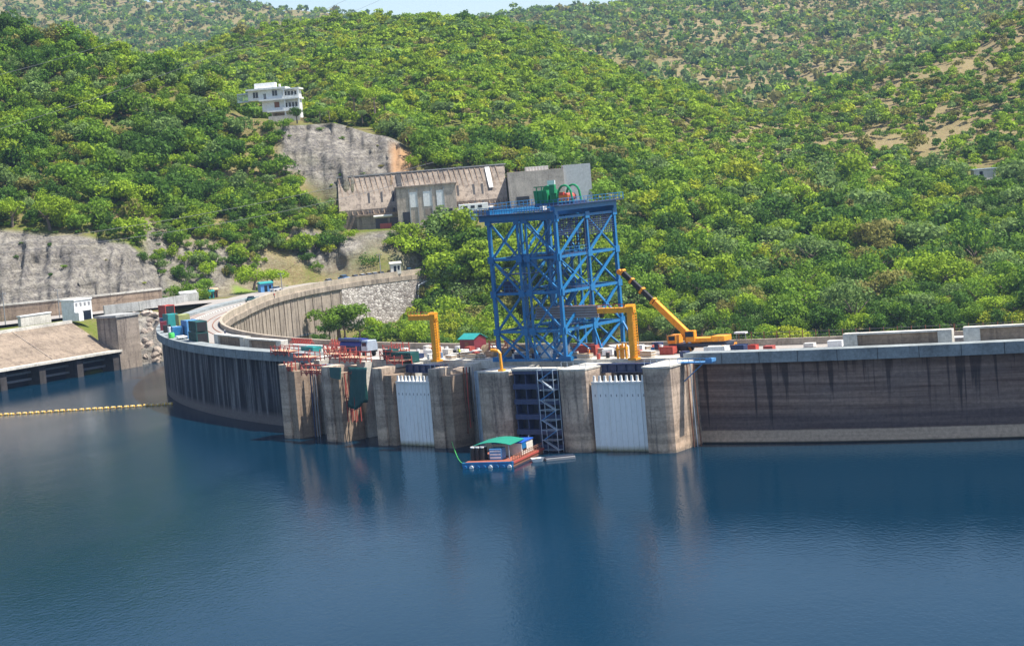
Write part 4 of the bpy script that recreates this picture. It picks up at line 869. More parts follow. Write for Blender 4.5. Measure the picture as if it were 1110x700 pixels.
# small shelter behind the far parapet
g = empty('shelter', D(226.9, 246.8, 14.75), rotD(246.8), 'tiny white roofed shelter on the far parapet right of the crane', 'shelter')
MB().bb(-1.0, 1.0, -.5, .5, 1.1, 1.35).build('roof', M['white'], g)
for x in (-.8, .8): MB().bar((x, 0, 0), (x, 0, 1.1), .1).build('post', M['grey'], g)
# lamp / utility posts
def utility_pole(p, h, label):
    g = empty('utility_pole', p, 0, label, 'pole'); MB().tube([(0, 0, 0), (0, 0, h)], [.16, .11], 8).build('shaft', M['grey'], g); MB().bar((-.9, 0, h - .5), (.9, 0, h - .5), .12).build('crossarm', M['grey'], g)
    for x in (-.8, 0, .8): MB().tube([(x, 0, h - .45), (x, 0, h - .2)], .06, 6).build('insulator', M['white'], g)
utility_pole(at(65, 345, 582), 8.5, 'grey utility pole beside the white gatehouse'); utility_pole(at(6, 352, 562), 9, 'grey utility pole at the left edge above the intake slope'); utility_pole(D(244, -100, 13.7), 6, 'utility pole beside the road bend near the lawn tree')
utility_pole(at(413, 299, 674), 7.5, 'utility pole beside the parked cars under the tree')
# ------------------------------------------------------------------ barge, pontoon, buoys
hd = math.atan2(13, 5.0); bo_ = Vector((-5.6, 312.5, 0))
g = empty('work_barge', bo_, hd, 'blue and red flat work barge with a green canopy moored by the piers', 'barge')   # local x along heading (away), y to the left
MB().prismx([(-4.0, -.5), (4.0, -.5), (4.2, .85), (-4.2, .85)], 0, .55).build('bow_fender', M['blue'], g)
MB().bb(.55, 14.5, -4.1, 4.1, -.5, .75).build('hull', M['rustbrown'], g, bevel=.08); MB().bb(.3, 14.4, -3.9, 3.9, .75, .85).build('deck', M['barge_deck'], g)
MB().bb(.6, 14.4, -4.2, -4.11, .45, .8).build('rubbing_strake', M['rust'], g)
for k in range(8): MB().tube([(-.22, -3.7 + k * 1.05, .1), (-.02, -3.7 + k * 1.05, .1)], .33, 10).build('tyre_fender', M['blue'] if k % 3 else M['white'], g)
for x, y in ((3.0, -2.6), (3.0, 2.8), (12.0, -2.6), (12, 2.8)): MB().bar((x, y, .85), (x, y, 3.15), .14).build('canopy_post', M['galv'], g)
pts = [(-3.1 + 6.2 * i / 8, 3.15 + .45 * math.sin(math.pi * i / 8)) for i in range(9)]; pts = pts + [(y, z - .08) for y, z in pts[::-1]]
MB().prismx(pts, 2.4, 8.8).build('canopy', paint('green_canopy', (.010, .22, .15), .5, wear=.05), g)
c_ = MB().bb(6.5, 11.6, -3.4, 1.5, .85, 2.75).build('cabin', M['offwhite'], g, bevel=.05); MB().bb(6.4, 11.7, -3.5, 1.6, 2.75, 2.9).build('roof', paint('blue_roof', (.012, .10, .5), .5), c_); MB().bb(6.9, 8.6, -3.44, -3.38, 1.5, 2.3).build('window', M['glass'], c_)
MB().bb(6.6, 8.4, -3.46, -3.41, 1.8, 2.7).build('blue_sheet', M['blue'], c_)
for i in range(6): MB().tube([(2.4 + (i % 2) * 1.0, 3.2 - (i // 2) * .8, .85), (2.4 + (i % 2) * 1.0, 3.2 - (i // 2) * .8, 2.8)], .42, 10).build('tank', M['black'], g)
for i in range(6): MB().tube([(2.4 + (i % 2) * 1.0, 3.2 - (i // 2) * .8, 2.8), (2.4 + (i % 2) * 1.0, 3.2 - (i // 2) * .8, 3.0)], .36, 8).build('tank_cap', M['white'], g)
MB().bb(2.2, 4.2, -1.6, .4, .85, 2.6).build('compressor', M['blue2'], g, bevel=.05)
for i in range(3): MB().bb(2.18, 2.2, -1.5, .3, 1.1 + i * .5, 1.35 + i * .5).build('louvre', M['white'], g)
rail((.8, -4.0, .85), (14.2, -4.0, .85), 14, g, .8, 'rustbrown')
g = empty('pontoon', Vector((4.6, 315.6, 0)), .12, 'low grey floating pontoon beside the barge', 'pontoon'); MB().bb(-1.2, 3.4, -1.0, 1.0, -.2, .4).build('float', M['grey'], g, bevel=.06); MB().bb(-1.1, 3.3, -.9, .9, .4, .5).build('plank_deck', M['darknavy'], g)
g = empty('dinghy', Vector((2.2, 315.0, 0)), .12, 'small white dinghy at the left end of the grey pontoon', 'boat')
P = []
for z, k in ((-.15, .7), (.55, 1.0)):
    for x, y in ((-1.0, -.7), (.7, -.8), (1.1, 0), (.7, .8), (-1.0, .7)): P.append((x * k, y * k, z))
MB().poly(P, [(4, 3, 2, 1, 0)] + [(i, (i + 1) % 5, 5 + (i + 1) % 5, 5 + i) for i in range(5)]).build('hull', M['white'], g); MB().bb(-.7, .6, -.55, .55, .2, .25).build('floor', M['grey'], g); MB().bb(-.2, .05, -.62, .62, .4, .47).build('thwart', M['wood'], g)
def rope(pts, r_, name, mat, label, cat): o = MB().tube(pts, r_, 5).build(name, mat); tag(o, label, cat)
pa, pb = D(250.0, 203.2, 1.2), bo_ + Vector((-3.6, 1.2, .8))
rope([pa.lerp(pb, t) + Vector((0, 0, -1.0 * math.sin(math.pi * t))) for t in np.linspace(0, 1, 9)], .05, 'mooring_rope', M['lime'], 'thin green mooring rope from the barge to the fourth pier', 'rope')
bf = None
A_, B_ = Vector((-75.9, 448.6, 0)), Vector((-152, 461.6, 0)); nb = 52
rope([A_.lerp(B_, t) + Vector((0, 0, .05)) for t in np.linspace(0, 1, 12)], .05, 'buoy_rope', M['yellow'], 'rope threaded through the yellow floats of the boom line', 'rope')
def make_buoy():
    g = empty('float_buoy', (0, 0, 0), 0, 'yellow float of the boom line stretched across the water left of the dam', 'buoy', 'yellow floats of the boom line')
    MB().tube([(-.52, 0, .12), (-.42, 0, .12), (.42, 0, .12), (.52, 0, .12)], [.2, .31, .31, .2], 10).build('float_body', M['buoy'], g); MB().tube([(-.06, 0, .12), (.06, 0, .12)], .33, 10).build('band', M['offwhite'], g); return g
for i in range(nb):
    bf = make_buoy() if i == 0 else None or bf
    o = bf if i == 0 else copy_tree(bf0)
    if i == 0: bf0 = bf
    o.location = A_.lerp(B_, (i + .3) / nb) + Vector((random.uniform(-.1, .1), random.uniform(-.1, .1), random.uniform(-.05, .05))); o.rotation_euler = (0, 0, math.atan2(B_.y - A_.y, B_.x - A_.x) + random.uniform(-.2, .2))
# ------------------------------------------------------------------ intake on the left bank
IO = Vector((-107.3, 552, 0)); iu = Vector((-.552, -.834, 0)); ith = math.atan2(iu.y, iu.x)     # local x along the face to the left, local y away from lake? (see below)
g = empty('water_intake', IO, ith, 'tan sloping concrete intake with dark openings at the waterline on the left bank', 'intake')
# local +y is to the right of +x rotated by 90 deg: pointing (-iu.y, iu.x) = (.834,-.552) = towards the lake
MB().prismx([(-.8, 5.3), (-15.5, 13.2), (-15.5, -8), (-4, -8), (-4, 5.3)], 0, 85).build('sloping_apron', M['ramp'], g)
MB().bb(-1, 85, -1.5, 1.3, 4.9, 5.5).build('lower_slab', M['pale_conc'], g)
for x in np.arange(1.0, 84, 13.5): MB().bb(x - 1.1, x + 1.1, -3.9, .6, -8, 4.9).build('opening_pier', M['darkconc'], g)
for z in (1.2, 3.0): MB().bb(0, 85, -3.2, -2.4, z, z + .55).build('cross_beam', M['grey'], g)
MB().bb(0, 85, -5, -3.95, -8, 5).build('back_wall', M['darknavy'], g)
for x in (0.3, 23, 45): MB().bb(x, x + .6, -15.4, -.9, 5.4, 5.5).build('joint', M['brown_conc'], g)
b = MB()
for x in (22, 44, 66): b.prismx([(-.8, 5.45), (-15.5, 13.38), (-15.5, 13.1), (-.8, 5.1)], x, x + .3)
b.build('slope_joint', M['brown_conc'], g)
MB().bb(-8.5, -.2, -6.5, 1.0, -8, 14.2).build('end_pillar', M['brown_conc'], g); MB().bb(-9, .3, -6.9, 1.3, 14.2, 14.8).build('pillar_cap', M['grey_conc'], g)
MB().bb(0, 85, -16.6, -15.5, 8, 14.0).build('crest_kerb', M['pale_conc'], g)
# road bench and approach road (sheet over the flat land)
def strip(path, w, z, name, mat, kind='structure'):
    P = []; n = len(path)
    for i, p in enumerate(path):
        a = Vector(path[max(i - 1, 0)]); c = Vector(path[min(i + 1, n - 1)]); t = (c - a).normalized(); nn = Vector((-t.y, t.x)); q = Vector(p)
        P += [(*(q + nn * w / 2), z + .0), (*(q - nn * w / 2), z)]
    o = MB().poly(P, [(2 * i, 2 * i + 1, 2 * i + 3, 2 * i + 2) for i in range(n - 1)]).build(name, mat); tag(o, kind=kind); return o
strip([(-240, 505), (-190, 540), (-152, 572), (-128, 592), (-108, 602), (-92, 606), (-80, 604)], 17, 13.72, 'road', M['road'])
pp = [tuple(D(RIN(s) + 9, s, 0).to_2d()) for s in np.arange(-186, 10, 6)]
strip(pp, 15, 13.73, 'road', M['road'])
# painted edge stripes and kerb blocks on the bend
b = MB()
for s in np.arange(-60, 62, 3.2): b.arc(234.0, 234.5, s, s + 1.6, 13.70, 13.95, 2)
o = b.build('kerb_blocks', M['offwhite']); tag(o, 'row of small pale and dark kerb blocks along the bend of the crest road', 'kerb')
# wall behind the road
def wall_line(pts, h, z, th, mat, label, name='retaining_wall'):
    b = MB()
    for (a, c) in zip(pts[:-1], pts[1:]):
        a, c = Vector((*a, z + h / 2)), Vector((*c, z + h / 2)); b.bar(a, c, th, h)
    o = b.build(name, mat); return tag(o, label, 'wall')
w1 = [tuple(at(x, y, d).to_2d()) for x, y, d in ((-90, 330, 588), (0, 330, 592), (60, 330, 597), (120, 330, 604), (176, 330, 614))]
wall_line(w1, 4.6, 13.4, .8, M['tan_conc'], 'long tan retaining wall behind the road at the foot of the grey cliff')
wall_line(w1, .5, 18.0, 1.2, M['pale_conc'], 'pale coping along the top of the tan retaining wall', 'wall_coping')
w2 = [tuple(at(x, y, d).to_2d()) for x, y, d in ((112, 330, 586), (150, 330, 592), (190, 330, 606), (215, 330, 622))]
wall_line(w2, 2.6, 13.4, .7, M['grey_conc'], 'lower grey wall curving along the road behind the end pillar')
g = empty('gatehouse', at(84.5, 347, 572), math.atan2(iu.y, iu.x) + math.pi, 'white boxy gatehouse with a dark doorway on the intake crest', 'gatehouse')
MB().bb(-3.4, 3.4, -2.5, 2.5, 0, 5.6).build('wall', M['white'], g, bevel=.05); MB().bb(-3.6, 3.6, -2.7, 2.7, 5.6, 6.0).build('roof', M['white'], g)
MB().bb(-.4, 2.8, -2.56, -2.48, 0, 2.6).build('doorway', M['glass'], g)
for i in range(4): MB().bb(-2.9 + i * 1.6, -2.1 + i * 1.6, -2.55, -2.48, 4.0, 5.0).build('vent', M['grey'], g)
MB().bb(-3.6, -1.8, -4.2, -2.6, 0, 2.4).build('lean_to', M['white'], g)
g = empty('concrete_block_wall', at(38, 352, 558), math.atan2(-iu.y, -iu.x), 'long low white block wall left of the gatehouse', 'barrier')
MB().bb(-5.6, 5.6, -.6, .6, 0, 2.7).build('wall', M['pale_conc'], g, bevel=.05); MB().bb(-5.8, 5.8, -.75, .75, 2.7, 3.0).build('coping', M['white'], g)
# sheds and huts on the left bank
def shed(p, rz, l, w, h, wm, rm, label):
    g = empty('shed', p, rz, label, 'shed'); MB().bb(-l / 2, l / 2, -w / 2, w / 2, 0, h).build('wall', wm, g); MB().prismx([(-w / 2 - .3, h), (w / 2 + .3, h), (w / 2 + .3, h + .25), (0, h + .7), (-w / 2 - .3, h + .2)], -l / 2 - .3, l / 2 + .3).build('roof', rm, g)
    MB().bb(-l * .2, l * .05, -w / 2 - .05, -w / 2 + .02, 0, h * .8).build('door', M['glass'], g); MB().bb(l * .18, l * .38, -w / 2 - .05, -w / 2 + .02, h * .4, h * .8).build('window', M['glass'], g)
shed(at(204, 327, 622), .3, 4.6, 3, 2.6, M['offwhite'], M['white'], 'small cream shed beside the road below the rocky slope')
shed(at(226, 327, 630), .3, 3.4, 2.6, 3.0, M['teal'], M['teal'], 'small teal hut next to the brown hut by the road')
shed(at(232.5, 327, 632), .3, 2.2, 2.4, 3.6, M['rustbrown'], M['wood'], 'narrow brown hut beside the teal hut by the road')
shed(at(288, 316.5, 634), .5, 4.0, 2.4, 2.6, M['blue2'], M['teal'], 'pale blue kiosk beneath the round lawn tree')
shed(at(429, 297, 676), .2, 3.4, 2.4, 3.4, M['offwhite'], M['offwhite'], 'cream hut at the end of the row of parked cars')
# stone wall at the downstream end
b = MB().arc(lambda s: RIN(s) - .35, lambda s: RIN(s) + .7, -172.5, -134, -14, 13.0, 1.5)
o = b.build('stone_retaining_wall', M['stone']); tag(o, 'grey rubble stone retaining wall below the road with parked cars', 'wall')
g = empty('drain_pipe', D(239.5, -167, 0), 0, 'white drain pipe standing at the right end of the stone wall', 'pipe'); O = g.location.copy()
MB().tube([D(239.6, -166, -4) - O, D(239.6, -166.3, 4) - O, D(239.6, -167, 9.5) - O, D(237, -171, 11.5) - O], .22, 8).build('pipe', M['white'], g); MB().bb(-.4, .4, -.4, .4, -4.2, -3.9).build('footing', M['pale_conc'], g)
# ------------------------------------------------------------------ parked cars
def make_car(mat):
    g = empty('parked_car', (0, 0, 0)); 
    MB().prismx([(-.82, .32), (.82, .32), (.86, .7), (.8, .92), (-.8, .92), (-.86, .7)], -2.1, 2.1).build('body', mat, g, bevel=.06)
    c = MB().poly([(-1.5, -.76, .92), (1.0, -.76, .92), (1.0, .76, .92), (-1.5, .76, .92), (-1.1, -.62, 1.46), (.35, -.62, 1.46), (.35, .62, 1.46), (-1.1, .62, 1.46)], [(0, 1, 2, 3), (4, 5, 6, 7), (0, 1, 5, 4), (1, 2, 6, 5), (2, 3, 7, 6), (3, 0, 4, 7)]).build('cabin', M['glass'], g)
    MB().bb(-1.12, .37, -.63, .63, 1.46, 1.5).build('roof', mat, c)
    for x in (-1.3, 1.3):
        for y in (-.78, .78): MB().tube([(x, y - .1, .32), (x, y + .1, .32)], .32, 10).build('wheel', M['black'], g)
    for y in (-.55, .55): MB().bb(2.1, 2.14, y - .18, y + .18, .6, .75).build('headlight', M['white'], g)
    return g
cars = [(-141.5, 'blue', 1.25, 'dark blue van-like car at the left end of the parked row'), (-132.5, 'silver', 1, 'silver car parked alone left of the dark blue one'), (-146.5, 'grey', 1, 'grey car parked right next to the dark blue one'), (-149.4, 'white', 1, 'white car parked third in the row above the stone wall'), (-151.9, 'silver', 1, 'silver car parked mid-row above the stone wall'), (-154.2, 'white', 1, 'white car parked below the dark roadside tree'), (-156.7, 'black', 1, 'black car parked near the maroon one'), (-160.5, 'maroon', 1.1, 'maroon car parked near the cream hut'), (-168.0, 'blue', 1, 'blue car parked alone near the end of the stone wall')]
for s, mt, k, lb in cars:
    g = make_car(M[mt]); g.location = D(RIN(s) + 3.4, s, 13.75); g.rotation_euler = (0, 0, rotD(s) + 1.1); g.scale = (k, k, k); tag(g, lb, 'car', 'cars parked above the stone wall')
for s, r_, mt, lb in ((-62, 236, 'dkgreen', 'dark green car on the crest road bend'), (-106, 250, 'silver', 'silver car on the road beside the lawn')):
    g = make_car(M[mt]); g.location = D(r_, s, 13.75); g.rotation_euler = (0, 0, rotD(s)); tag(g, lb, 'car')
# ------------------------------------------------------------------ people
def person(loc, rz, label, top, legs, stride=.16):
    me = bpy.data.meshes.new('person'); bm = bmesh.new(); sk = bm.verts.layers.skin.verify()
    J = {'pel': ((0, 0, .95), .15), 'sp': ((0, 0, 1.2), .15), 'ch': ((0, 0, 1.40), .17), 'nk': ((0, 0, 1.53), .06), 'hd': ((0, .02, 1.64), .10), 'ht': ((0, .02, 1.74), .085)}
    for sg, n in ((-1, 'l'), (1, 'r')):
        J['h' + n] = ((sg * .1, 0, .9), .11); J['k' + n] = ((sg * .11, sg * stride * .6, .5), .075); J['a' + n] = ((sg * .12, sg * stride, .09), .05); J['t' + n] = ((sg * .13, sg * stride + .15, .04), .045)
        J['s' + n] = ((sg * .2, 0, 1.43), .07); J['e' + n] = ((sg * .27, -sg * .05, 1.16), .052); J['w' + n] = ((sg * .27, .1 - sg * .06, .93), .04); J['f' + n] = ((sg * .27, .14 - sg * .06, .82), .04)
    vv = {}
    for n, (p, r_) in J.items(): v = bm.verts.new(p); v[sk].radius = (r_, r_); vv[n] = v
    vv['pel'][sk].use_root = True
    for a, c in [('pel', 'sp'), ('sp', 'ch'), ('ch', 'nk'), ('nk', 'hd'), ('hd', 'ht')] + [e for n in 'lr' for e in (('pel', 'h' + n), ('h' + n, 'k' + n), ('k' + n, 'a' + n), ('a' + n, 't' + n), ('ch', 's' + n), ('s' + n, 'e' + n), ('e' + n, 'w' + n), ('w' + n, 'f' + n))]: bm.edges.new((vv[a], vv[c]))
    bm.to_mesh(me); bm.free()
    o = bpy.data.objects.new('person', me); link(o); o.modifiers.new('skin', 'SKIN'); o.modifiers.new('sub', 'SUBSURF').levels = 1
    me.materials.append(legs); o.location = loc; o.rotation_euler = (0, 0, rz); tag(o, label, 'person')
    MB().tube([(0, 0, .93), (0, 0, 1.15), (0, 0, 1.4), (0, 0, 1.47)], [.19, .2, .23, .14], 10).build('vest', top, o); MB().tube([(0, .02, 1.66), (0, .02, 1.76), (0, .02, 1.8)], [.125, .11, .04], 10).build('helmet', M['white'], o)
    MB().tube([(0, .06, 1.58), (0, .06, 1.66)], [.07, .085], 8).build('face', M['skin'], o)
for s, r_, z, lb, tp in ((193.6, 236.5, 13.7, 'worker in a yellow vest standing below the maroon hut', 'hivis'), (195.6, 238.4, 13.7, 'worker in a yellow vest nearest the small davit', 'hivis'), (83, 230.5, 13.7, 'person in dark clothes walking on the crest road bend', 'cloth'), (225.5, 240.6, 13.76, 'worker in an orange vest below the corner leg of the blue tower', 'orange'), (-70, 231.8, 13.7, 'person in red standing at the far side of the road bend', 'red'), (131, 232.6, 13.7, 'person in dark clothes behind the left concrete barriers', 'cloth')):
    person(D(r_, s, z), random.uniform(0, 6), lb, M[tp], M['cloth'])

# ------------------------------------------------------------------ power-house terrace building
PB = Vector((-57, 716, 27.5)); g = empty('powerhouse_block', PB, .02, 'long weathered concrete terrace building with slanted ribs under the bare rock slope', 'building')
# local x to the right, y away.  main battered face
MB().prismx([(0, -2), (0, 8.0), (8.5, 19.6), (14, 19.6), (14, -2)], 0, 59).build('battered_wall', M['brown_conc'], g)
b = MB()
for x in np.arange(.2, 56, 1.85):
    b.poly([(x + 2.6, -.85, 6.2), (x + 2.9, -.85, 6.2), (x + .3, 7.8, 19.3), (x, 7.8, 19.3), (x + 2.6, .3, 6.2), (x + 2.9, .3, 6.2), (x + .3, 9, 19.3), (x, 9, 19.3)], [(0, 1, 2, 3), (0, 4, 5, 1), (1, 5, 6, 2), (3, 2, 6, 7), (0, 3, 7, 4)])
b.build('ribs', M['tan_conc'], g)
for x in (10.3, 14.8, 18.8, 41.6, 47.2, 50.2): MB().poly([(x, -.75, 6.6), (x + .7, -.75, 6.6), (x + .7, 3.8, 13.6), (x, 3.8, 13.6), (x, 1, 6.6), (x + .7, 1, 6.6), (x + .7, 5, 13.6), (x, 5, 13.6)], [(0, 1, 2, 3), (0, 4, 5, 1), (1, 5, 6, 2), (3, 2, 6, 7), (0, 3, 7, 4)]).build('slot_opening', M['black'], g)
MB().bb(-.5, 59.5, 8.0, 8.9, 19.6, 20.0).build('parapet', M['grey_conc'], g)
for x in (21.5, 53.0): MB().poly([(x, 2.0, 12), (x + 1.4, 2.0, 12), (x + .6, 7.6, 19.2), (x - 1.0, 7.6, 19.2), (x, 3, 12), (x + 1.4, 3, 12), (x + .6, 8.6, 19.2), (x - 1, 8.6, 19.2)], [(0, 1, 2, 3), (0, 4, 5, 1), (1, 5, 6, 2), (3, 2, 6, 7), (0, 3, 7, 4)]).build('chute', M['white'] if x > 30 else M['black'], g)
MB().bb(6, 59, -4.0, .2, 5.6, 6.2).build('ledge', M['tan_conc'], g); MB().bb(6, 59, -3.2, -.1, -2, 5.6).build('lower_wall', M['brown_conc'], g)
for x in (12.5, 17.5, 42.0, 51.5): MB().bb(x, x + 4.2, -3.3, -3.15, .6, 4.4).build('opening', M['glass'], g)
for x, w in ((12, 6.5), (41, 4), (48, 6)): MB().tube([(x, -4.6, 5.2), (x + w, -4.6, 5.2)], .45, 8).build('pipe', M['offwhite'], g)
MB().bb(14, 18, -5.0, -3.6, 0, 2.6).build('red_equipment', M['rust'], g); MB().bb(44, 48, -5, -3.6, .4, 2.8).build('blue_equipment', M['blue2'], g); MB().bb(51, 54, -5, -3.6, .4, 2.8).build('red_equipment', M['rust'], g)
MB().bb(46.5, 50.5, -3.6, 1, -2, 7.0).build('buttress', M['tan_conc'], g)
c_ = MB().bb(20.6, 41.2, -7.5, 6, -3, 14.4).build('central_block', concrete('facade_concrete', (.50, .42, .34), .5, .3, (.12, .10, .08)), g)
MB().bb(20.2, 41.6, -7.9, 6.2, 14.4, 14.9).build('roof', M['brown_conc'], c_)
for x in (25.2, 29.8, 34.4): MB().bb(x, x + 2.8, -7.62, -7.45, 7.4, 12.6).build('white_panel', M['white'], c_)
for x in (22.3, 36.8): MB().bb(x, x + 2.8, -7.62, -7.45, .6, 6.0).build('opening', M['glass'], c_)
MB().bb(30, 33, -7.62, -7.45, 4.4, 6.6).build('opening', M['brown_conc'], c_); MB().bb(29.6, 33.4, -7.62, -7.45, -1.2, 1.0).build('white_panel', M['white'], c_)
for x in (27.8, 32.8, 37.0, 25.0): MB().bb(x - .2, x + .2, -7.75, -7.5, -2, 13.8).build('pilaster', M['grey_conc'], c_)
w_ = MB().bb(59.6, 79, -5.5, 10, -1, 16.6).build('right_block', concrete('block_concrete', (.46, .40, .35), .3, .15, (.15, .13, .11)), g)
MB().bb(62, 66.5, -5.62, -5.45, 5.0, 8.0).build('opening', M['glass'], w_)
MB().bb(79.05, 88.5, -4.5, 9, -1, 17.6).build('pale_wing', paint('grey_cladding', (.50, .51, .52), .6, wear=.1), g)
b = MB()
for x in np.arange(59.8, 79, 1.05): b.bar((x, -5.0, 16.5), (x, -5.0, 17.8), .14)
b.build('rebar_row', M['rustbrown'], g); MB().bb(66, 74, -2, 6, 16.6, 18.0).build('roof_box', M['offwhite'], g)
# gantry rails and clutter in front
g = empty('site_trailer', Vector((-10, 704, 31.6)), .1, 'long white site trailer in front of the concrete terrace building', 'trailer'); MB().bb(-5, 5, -1.3, 1.3, .5, 3.0).build('body', M['white'], g, bevel=.05)
for x in (-3, 3): MB().tube([(x, -1.2, .4), (x, 1.2, .4)], .4, 10).build('wheel', M['black'], g)
for x in (-3.5, -1, 1.5): MB().bb(x, x + 1.4, -1.36, -1.28, 1.5, 2.4).build('window', M['glass'], g)
# ------------------------------------------------------------------ house on the hill
hp = at(300, 129.3, 760); g = empty('white_house', hp, -.08, 'white three-storey modern house on the hill above the bare rock slope', 'house')
sc = 760 / F
def hx(px): return (px - 300) * sc
z1_, z2_, z3_ = 2.6, 6.9, 11.0
w_ = MB().bb(hx(271), hx(309), 0, 8, z2_ + .45, z3_).build('upper_wall', M['white'], g)
MB().bb(hx(285), hx(310), .6, 8, z1_ + .4, z2_).build('middle_wall', M['white'], g); MB().bb(hx(294), hx(312), 1.8, 8, 0, z1_).build('lower_wall', M['offwhite'], g)
MB().bb(hx(309), hx(325), 2.2, 8, 0, z3_ - .6).build('wing_wall', M['white'], g)
for x0, x1, z in ((269.5, 313, z3_), (283, 327, z2_), (291, 321, z1_)): MB().bb(hx(x0), hx(x1), -1.6, 8.3, z, z + .65).build('floor_slab', M['white'], g)
MB().bb(hx(308), hx(327.5), -1.4, 8.2, z3_ - .55, z3_ - .02).build('roof_slab', M['white'], g)
MB().bb(hx(277.5), hx(300), 2, 6, z3_ + .65, z3_ + 2.7).build('roof_block', M['white'], g); MB().bb(hx(304), hx(306), 2, 3, z3_ + .65, z3_ + 1.9).build('chimney', M['offwhite'], g)
for x0, x1, za, zb in ((276.5, 282, 8.3, 10.4), (288, 290.5, 7.4, 9.6), (297.5, 303, 8.6, 10.6)):
    f = MB().bb(hx(x0), hx(x1), -.06, .02, za, zb).build('window', M['glass'], g); MB().bar((hx((x0 + x1) / 2), -.08, za), (hx((x0 + x1) / 2), -.08, zb), .1).build('frame', M['white'], f)
f = MB().bb(hx(298.5), hx(304), .52, .62, 4.3, 6.3).build('window', M['rustbrown'], g, 'red brown shuttered window')
for x in (309.5, 313.5, 317, 320.5): MB().bb(hx(x), hx(x + 2.2), 2.12, 2.22, 7.7, 9.9).build('window', M['glass'], g); MB().bb(hx(x), hx(x + 2.2), 2.12, 2.22, 3.4, 5.8).build('window', M['glass'], g)
for z in (z2_ + .65, z1_ + .65): MB().bb(hx(308.5), hx(326), -1.5, -1.35, z, z + .75).build('balcony_rail', M['white'], g)
MB().bb(hx(295.5), hx(308), 1.72, 1.82, .3, 2.2).build('garage_door', M['brown_conc'], g)
for x in (325.6, 310.2): MB().bb(hx(x), hx(x) + .45, -1.4, -.9, 0, z3_ - .55).build('column', M['white'], g)
MB().bb(hx(293), hx(327), -3.4, -3.1, -1.2, 1.0).build('garden_wall', M['pale_conc'], g)
b = MB()
for k in range(9): b.bar((hx(259 + k * 1.3), 1 + .12 * k, z2_ + .6), (hx(259 + k * 1.3), 1 + .12 * k, z3_ - 1 + k * .1), .22)
b.bb(hx(258.5), hx(271), .8, 5, z2_ + .2, z2_ + .6).bb(hx(258.5), hx(271), .8, 5, z3_ - 1.0, z3_ - .6); b.build('side_veranda', M['galv'], g)
# grey roof among the trees on the right
g = empty('tin_roof_shed', at(1066, 190, 800), .1, 'flat grey tin-roofed shed among the trees on the right hillside', 'shed'); MB().bb(-5.0, 5.0, -2.5, 2.5, 2.3, 2.6).build('roof', M['galv'], g); MB().bb(-4.4, 4.4, -2, 2, -3, 2.3).build('wall', M['offwhite'], g); MB().bb(-2.2, -.8, -2.06, -1.98, -.4, 1.6).build('door', M['glass'], g)
# short stretch of hillside road
for x0, y0, d0, x1, y1, d1, lb in ((672, 232, 752, 700, 236, 748, 'road'), (888, 178, 880, 985, 186, 860, 'road')):
    a, c = at(x0, y0, d0), at(x1, y1, d1); n = Vector((0, 1, 0)); o = MB().poly([a + n * -5, c + n * -5, c + n * 5 + Vector((0, 0, 1.2)), a + n * 5 + Vector((0, 0, 1.2))] + [a + n * -5 + Vector((0, 0, -4)), c + n * -5 + Vector((0, 0, -4)), c + n * 5 + Vector((0, 0, -4)), a + n * 5 + Vector((0, 0, -4))], [(0, 1, 2, 3), (7, 6, 5, 4), (0, 4, 5, 1), (1, 5, 6, 2), (2, 6, 7, 3), (3, 7, 4, 0)]).build('road', M['road'] if x0 < 800 else M['tan_conc']); tag(o, kind='structure')
# ------------------------------------------------------------------ power lines
def wire(p, q, sag, label):
    p, q = Vector(p), Vector(q); pts = [p.lerp(q, t) + Vector((0, 0, -4 * sag * t * (1 - t))) for t in np.linspace(0, 1, 25)]
    o = MB().tube(pts, .06, 5).build('power_line', M['wire']); tag(o, label, 'power line', 'power lines crossing the left hills')
wire(at(-60, 158, 560), at(420, -22, 980), 4, 'power line crossing the left hill crown towards the top edge'); wire(at(-60, 95, 600), at(260, -12, 1000), 4, 'power line at the upper left in front of the far hill')
wire(at(190, 72, 800), at(430, -8, 1100), 3, 'power line slanting over the middle hill shoulder'); wire(at(-60, 272, 560), at(470, 176, 712), 3, 'upper of the two power lines low across the left slope'); wire(at(-20, 276, 560), at(500, 180, 714), 4, 'lower of the two power lines low across the left slope')

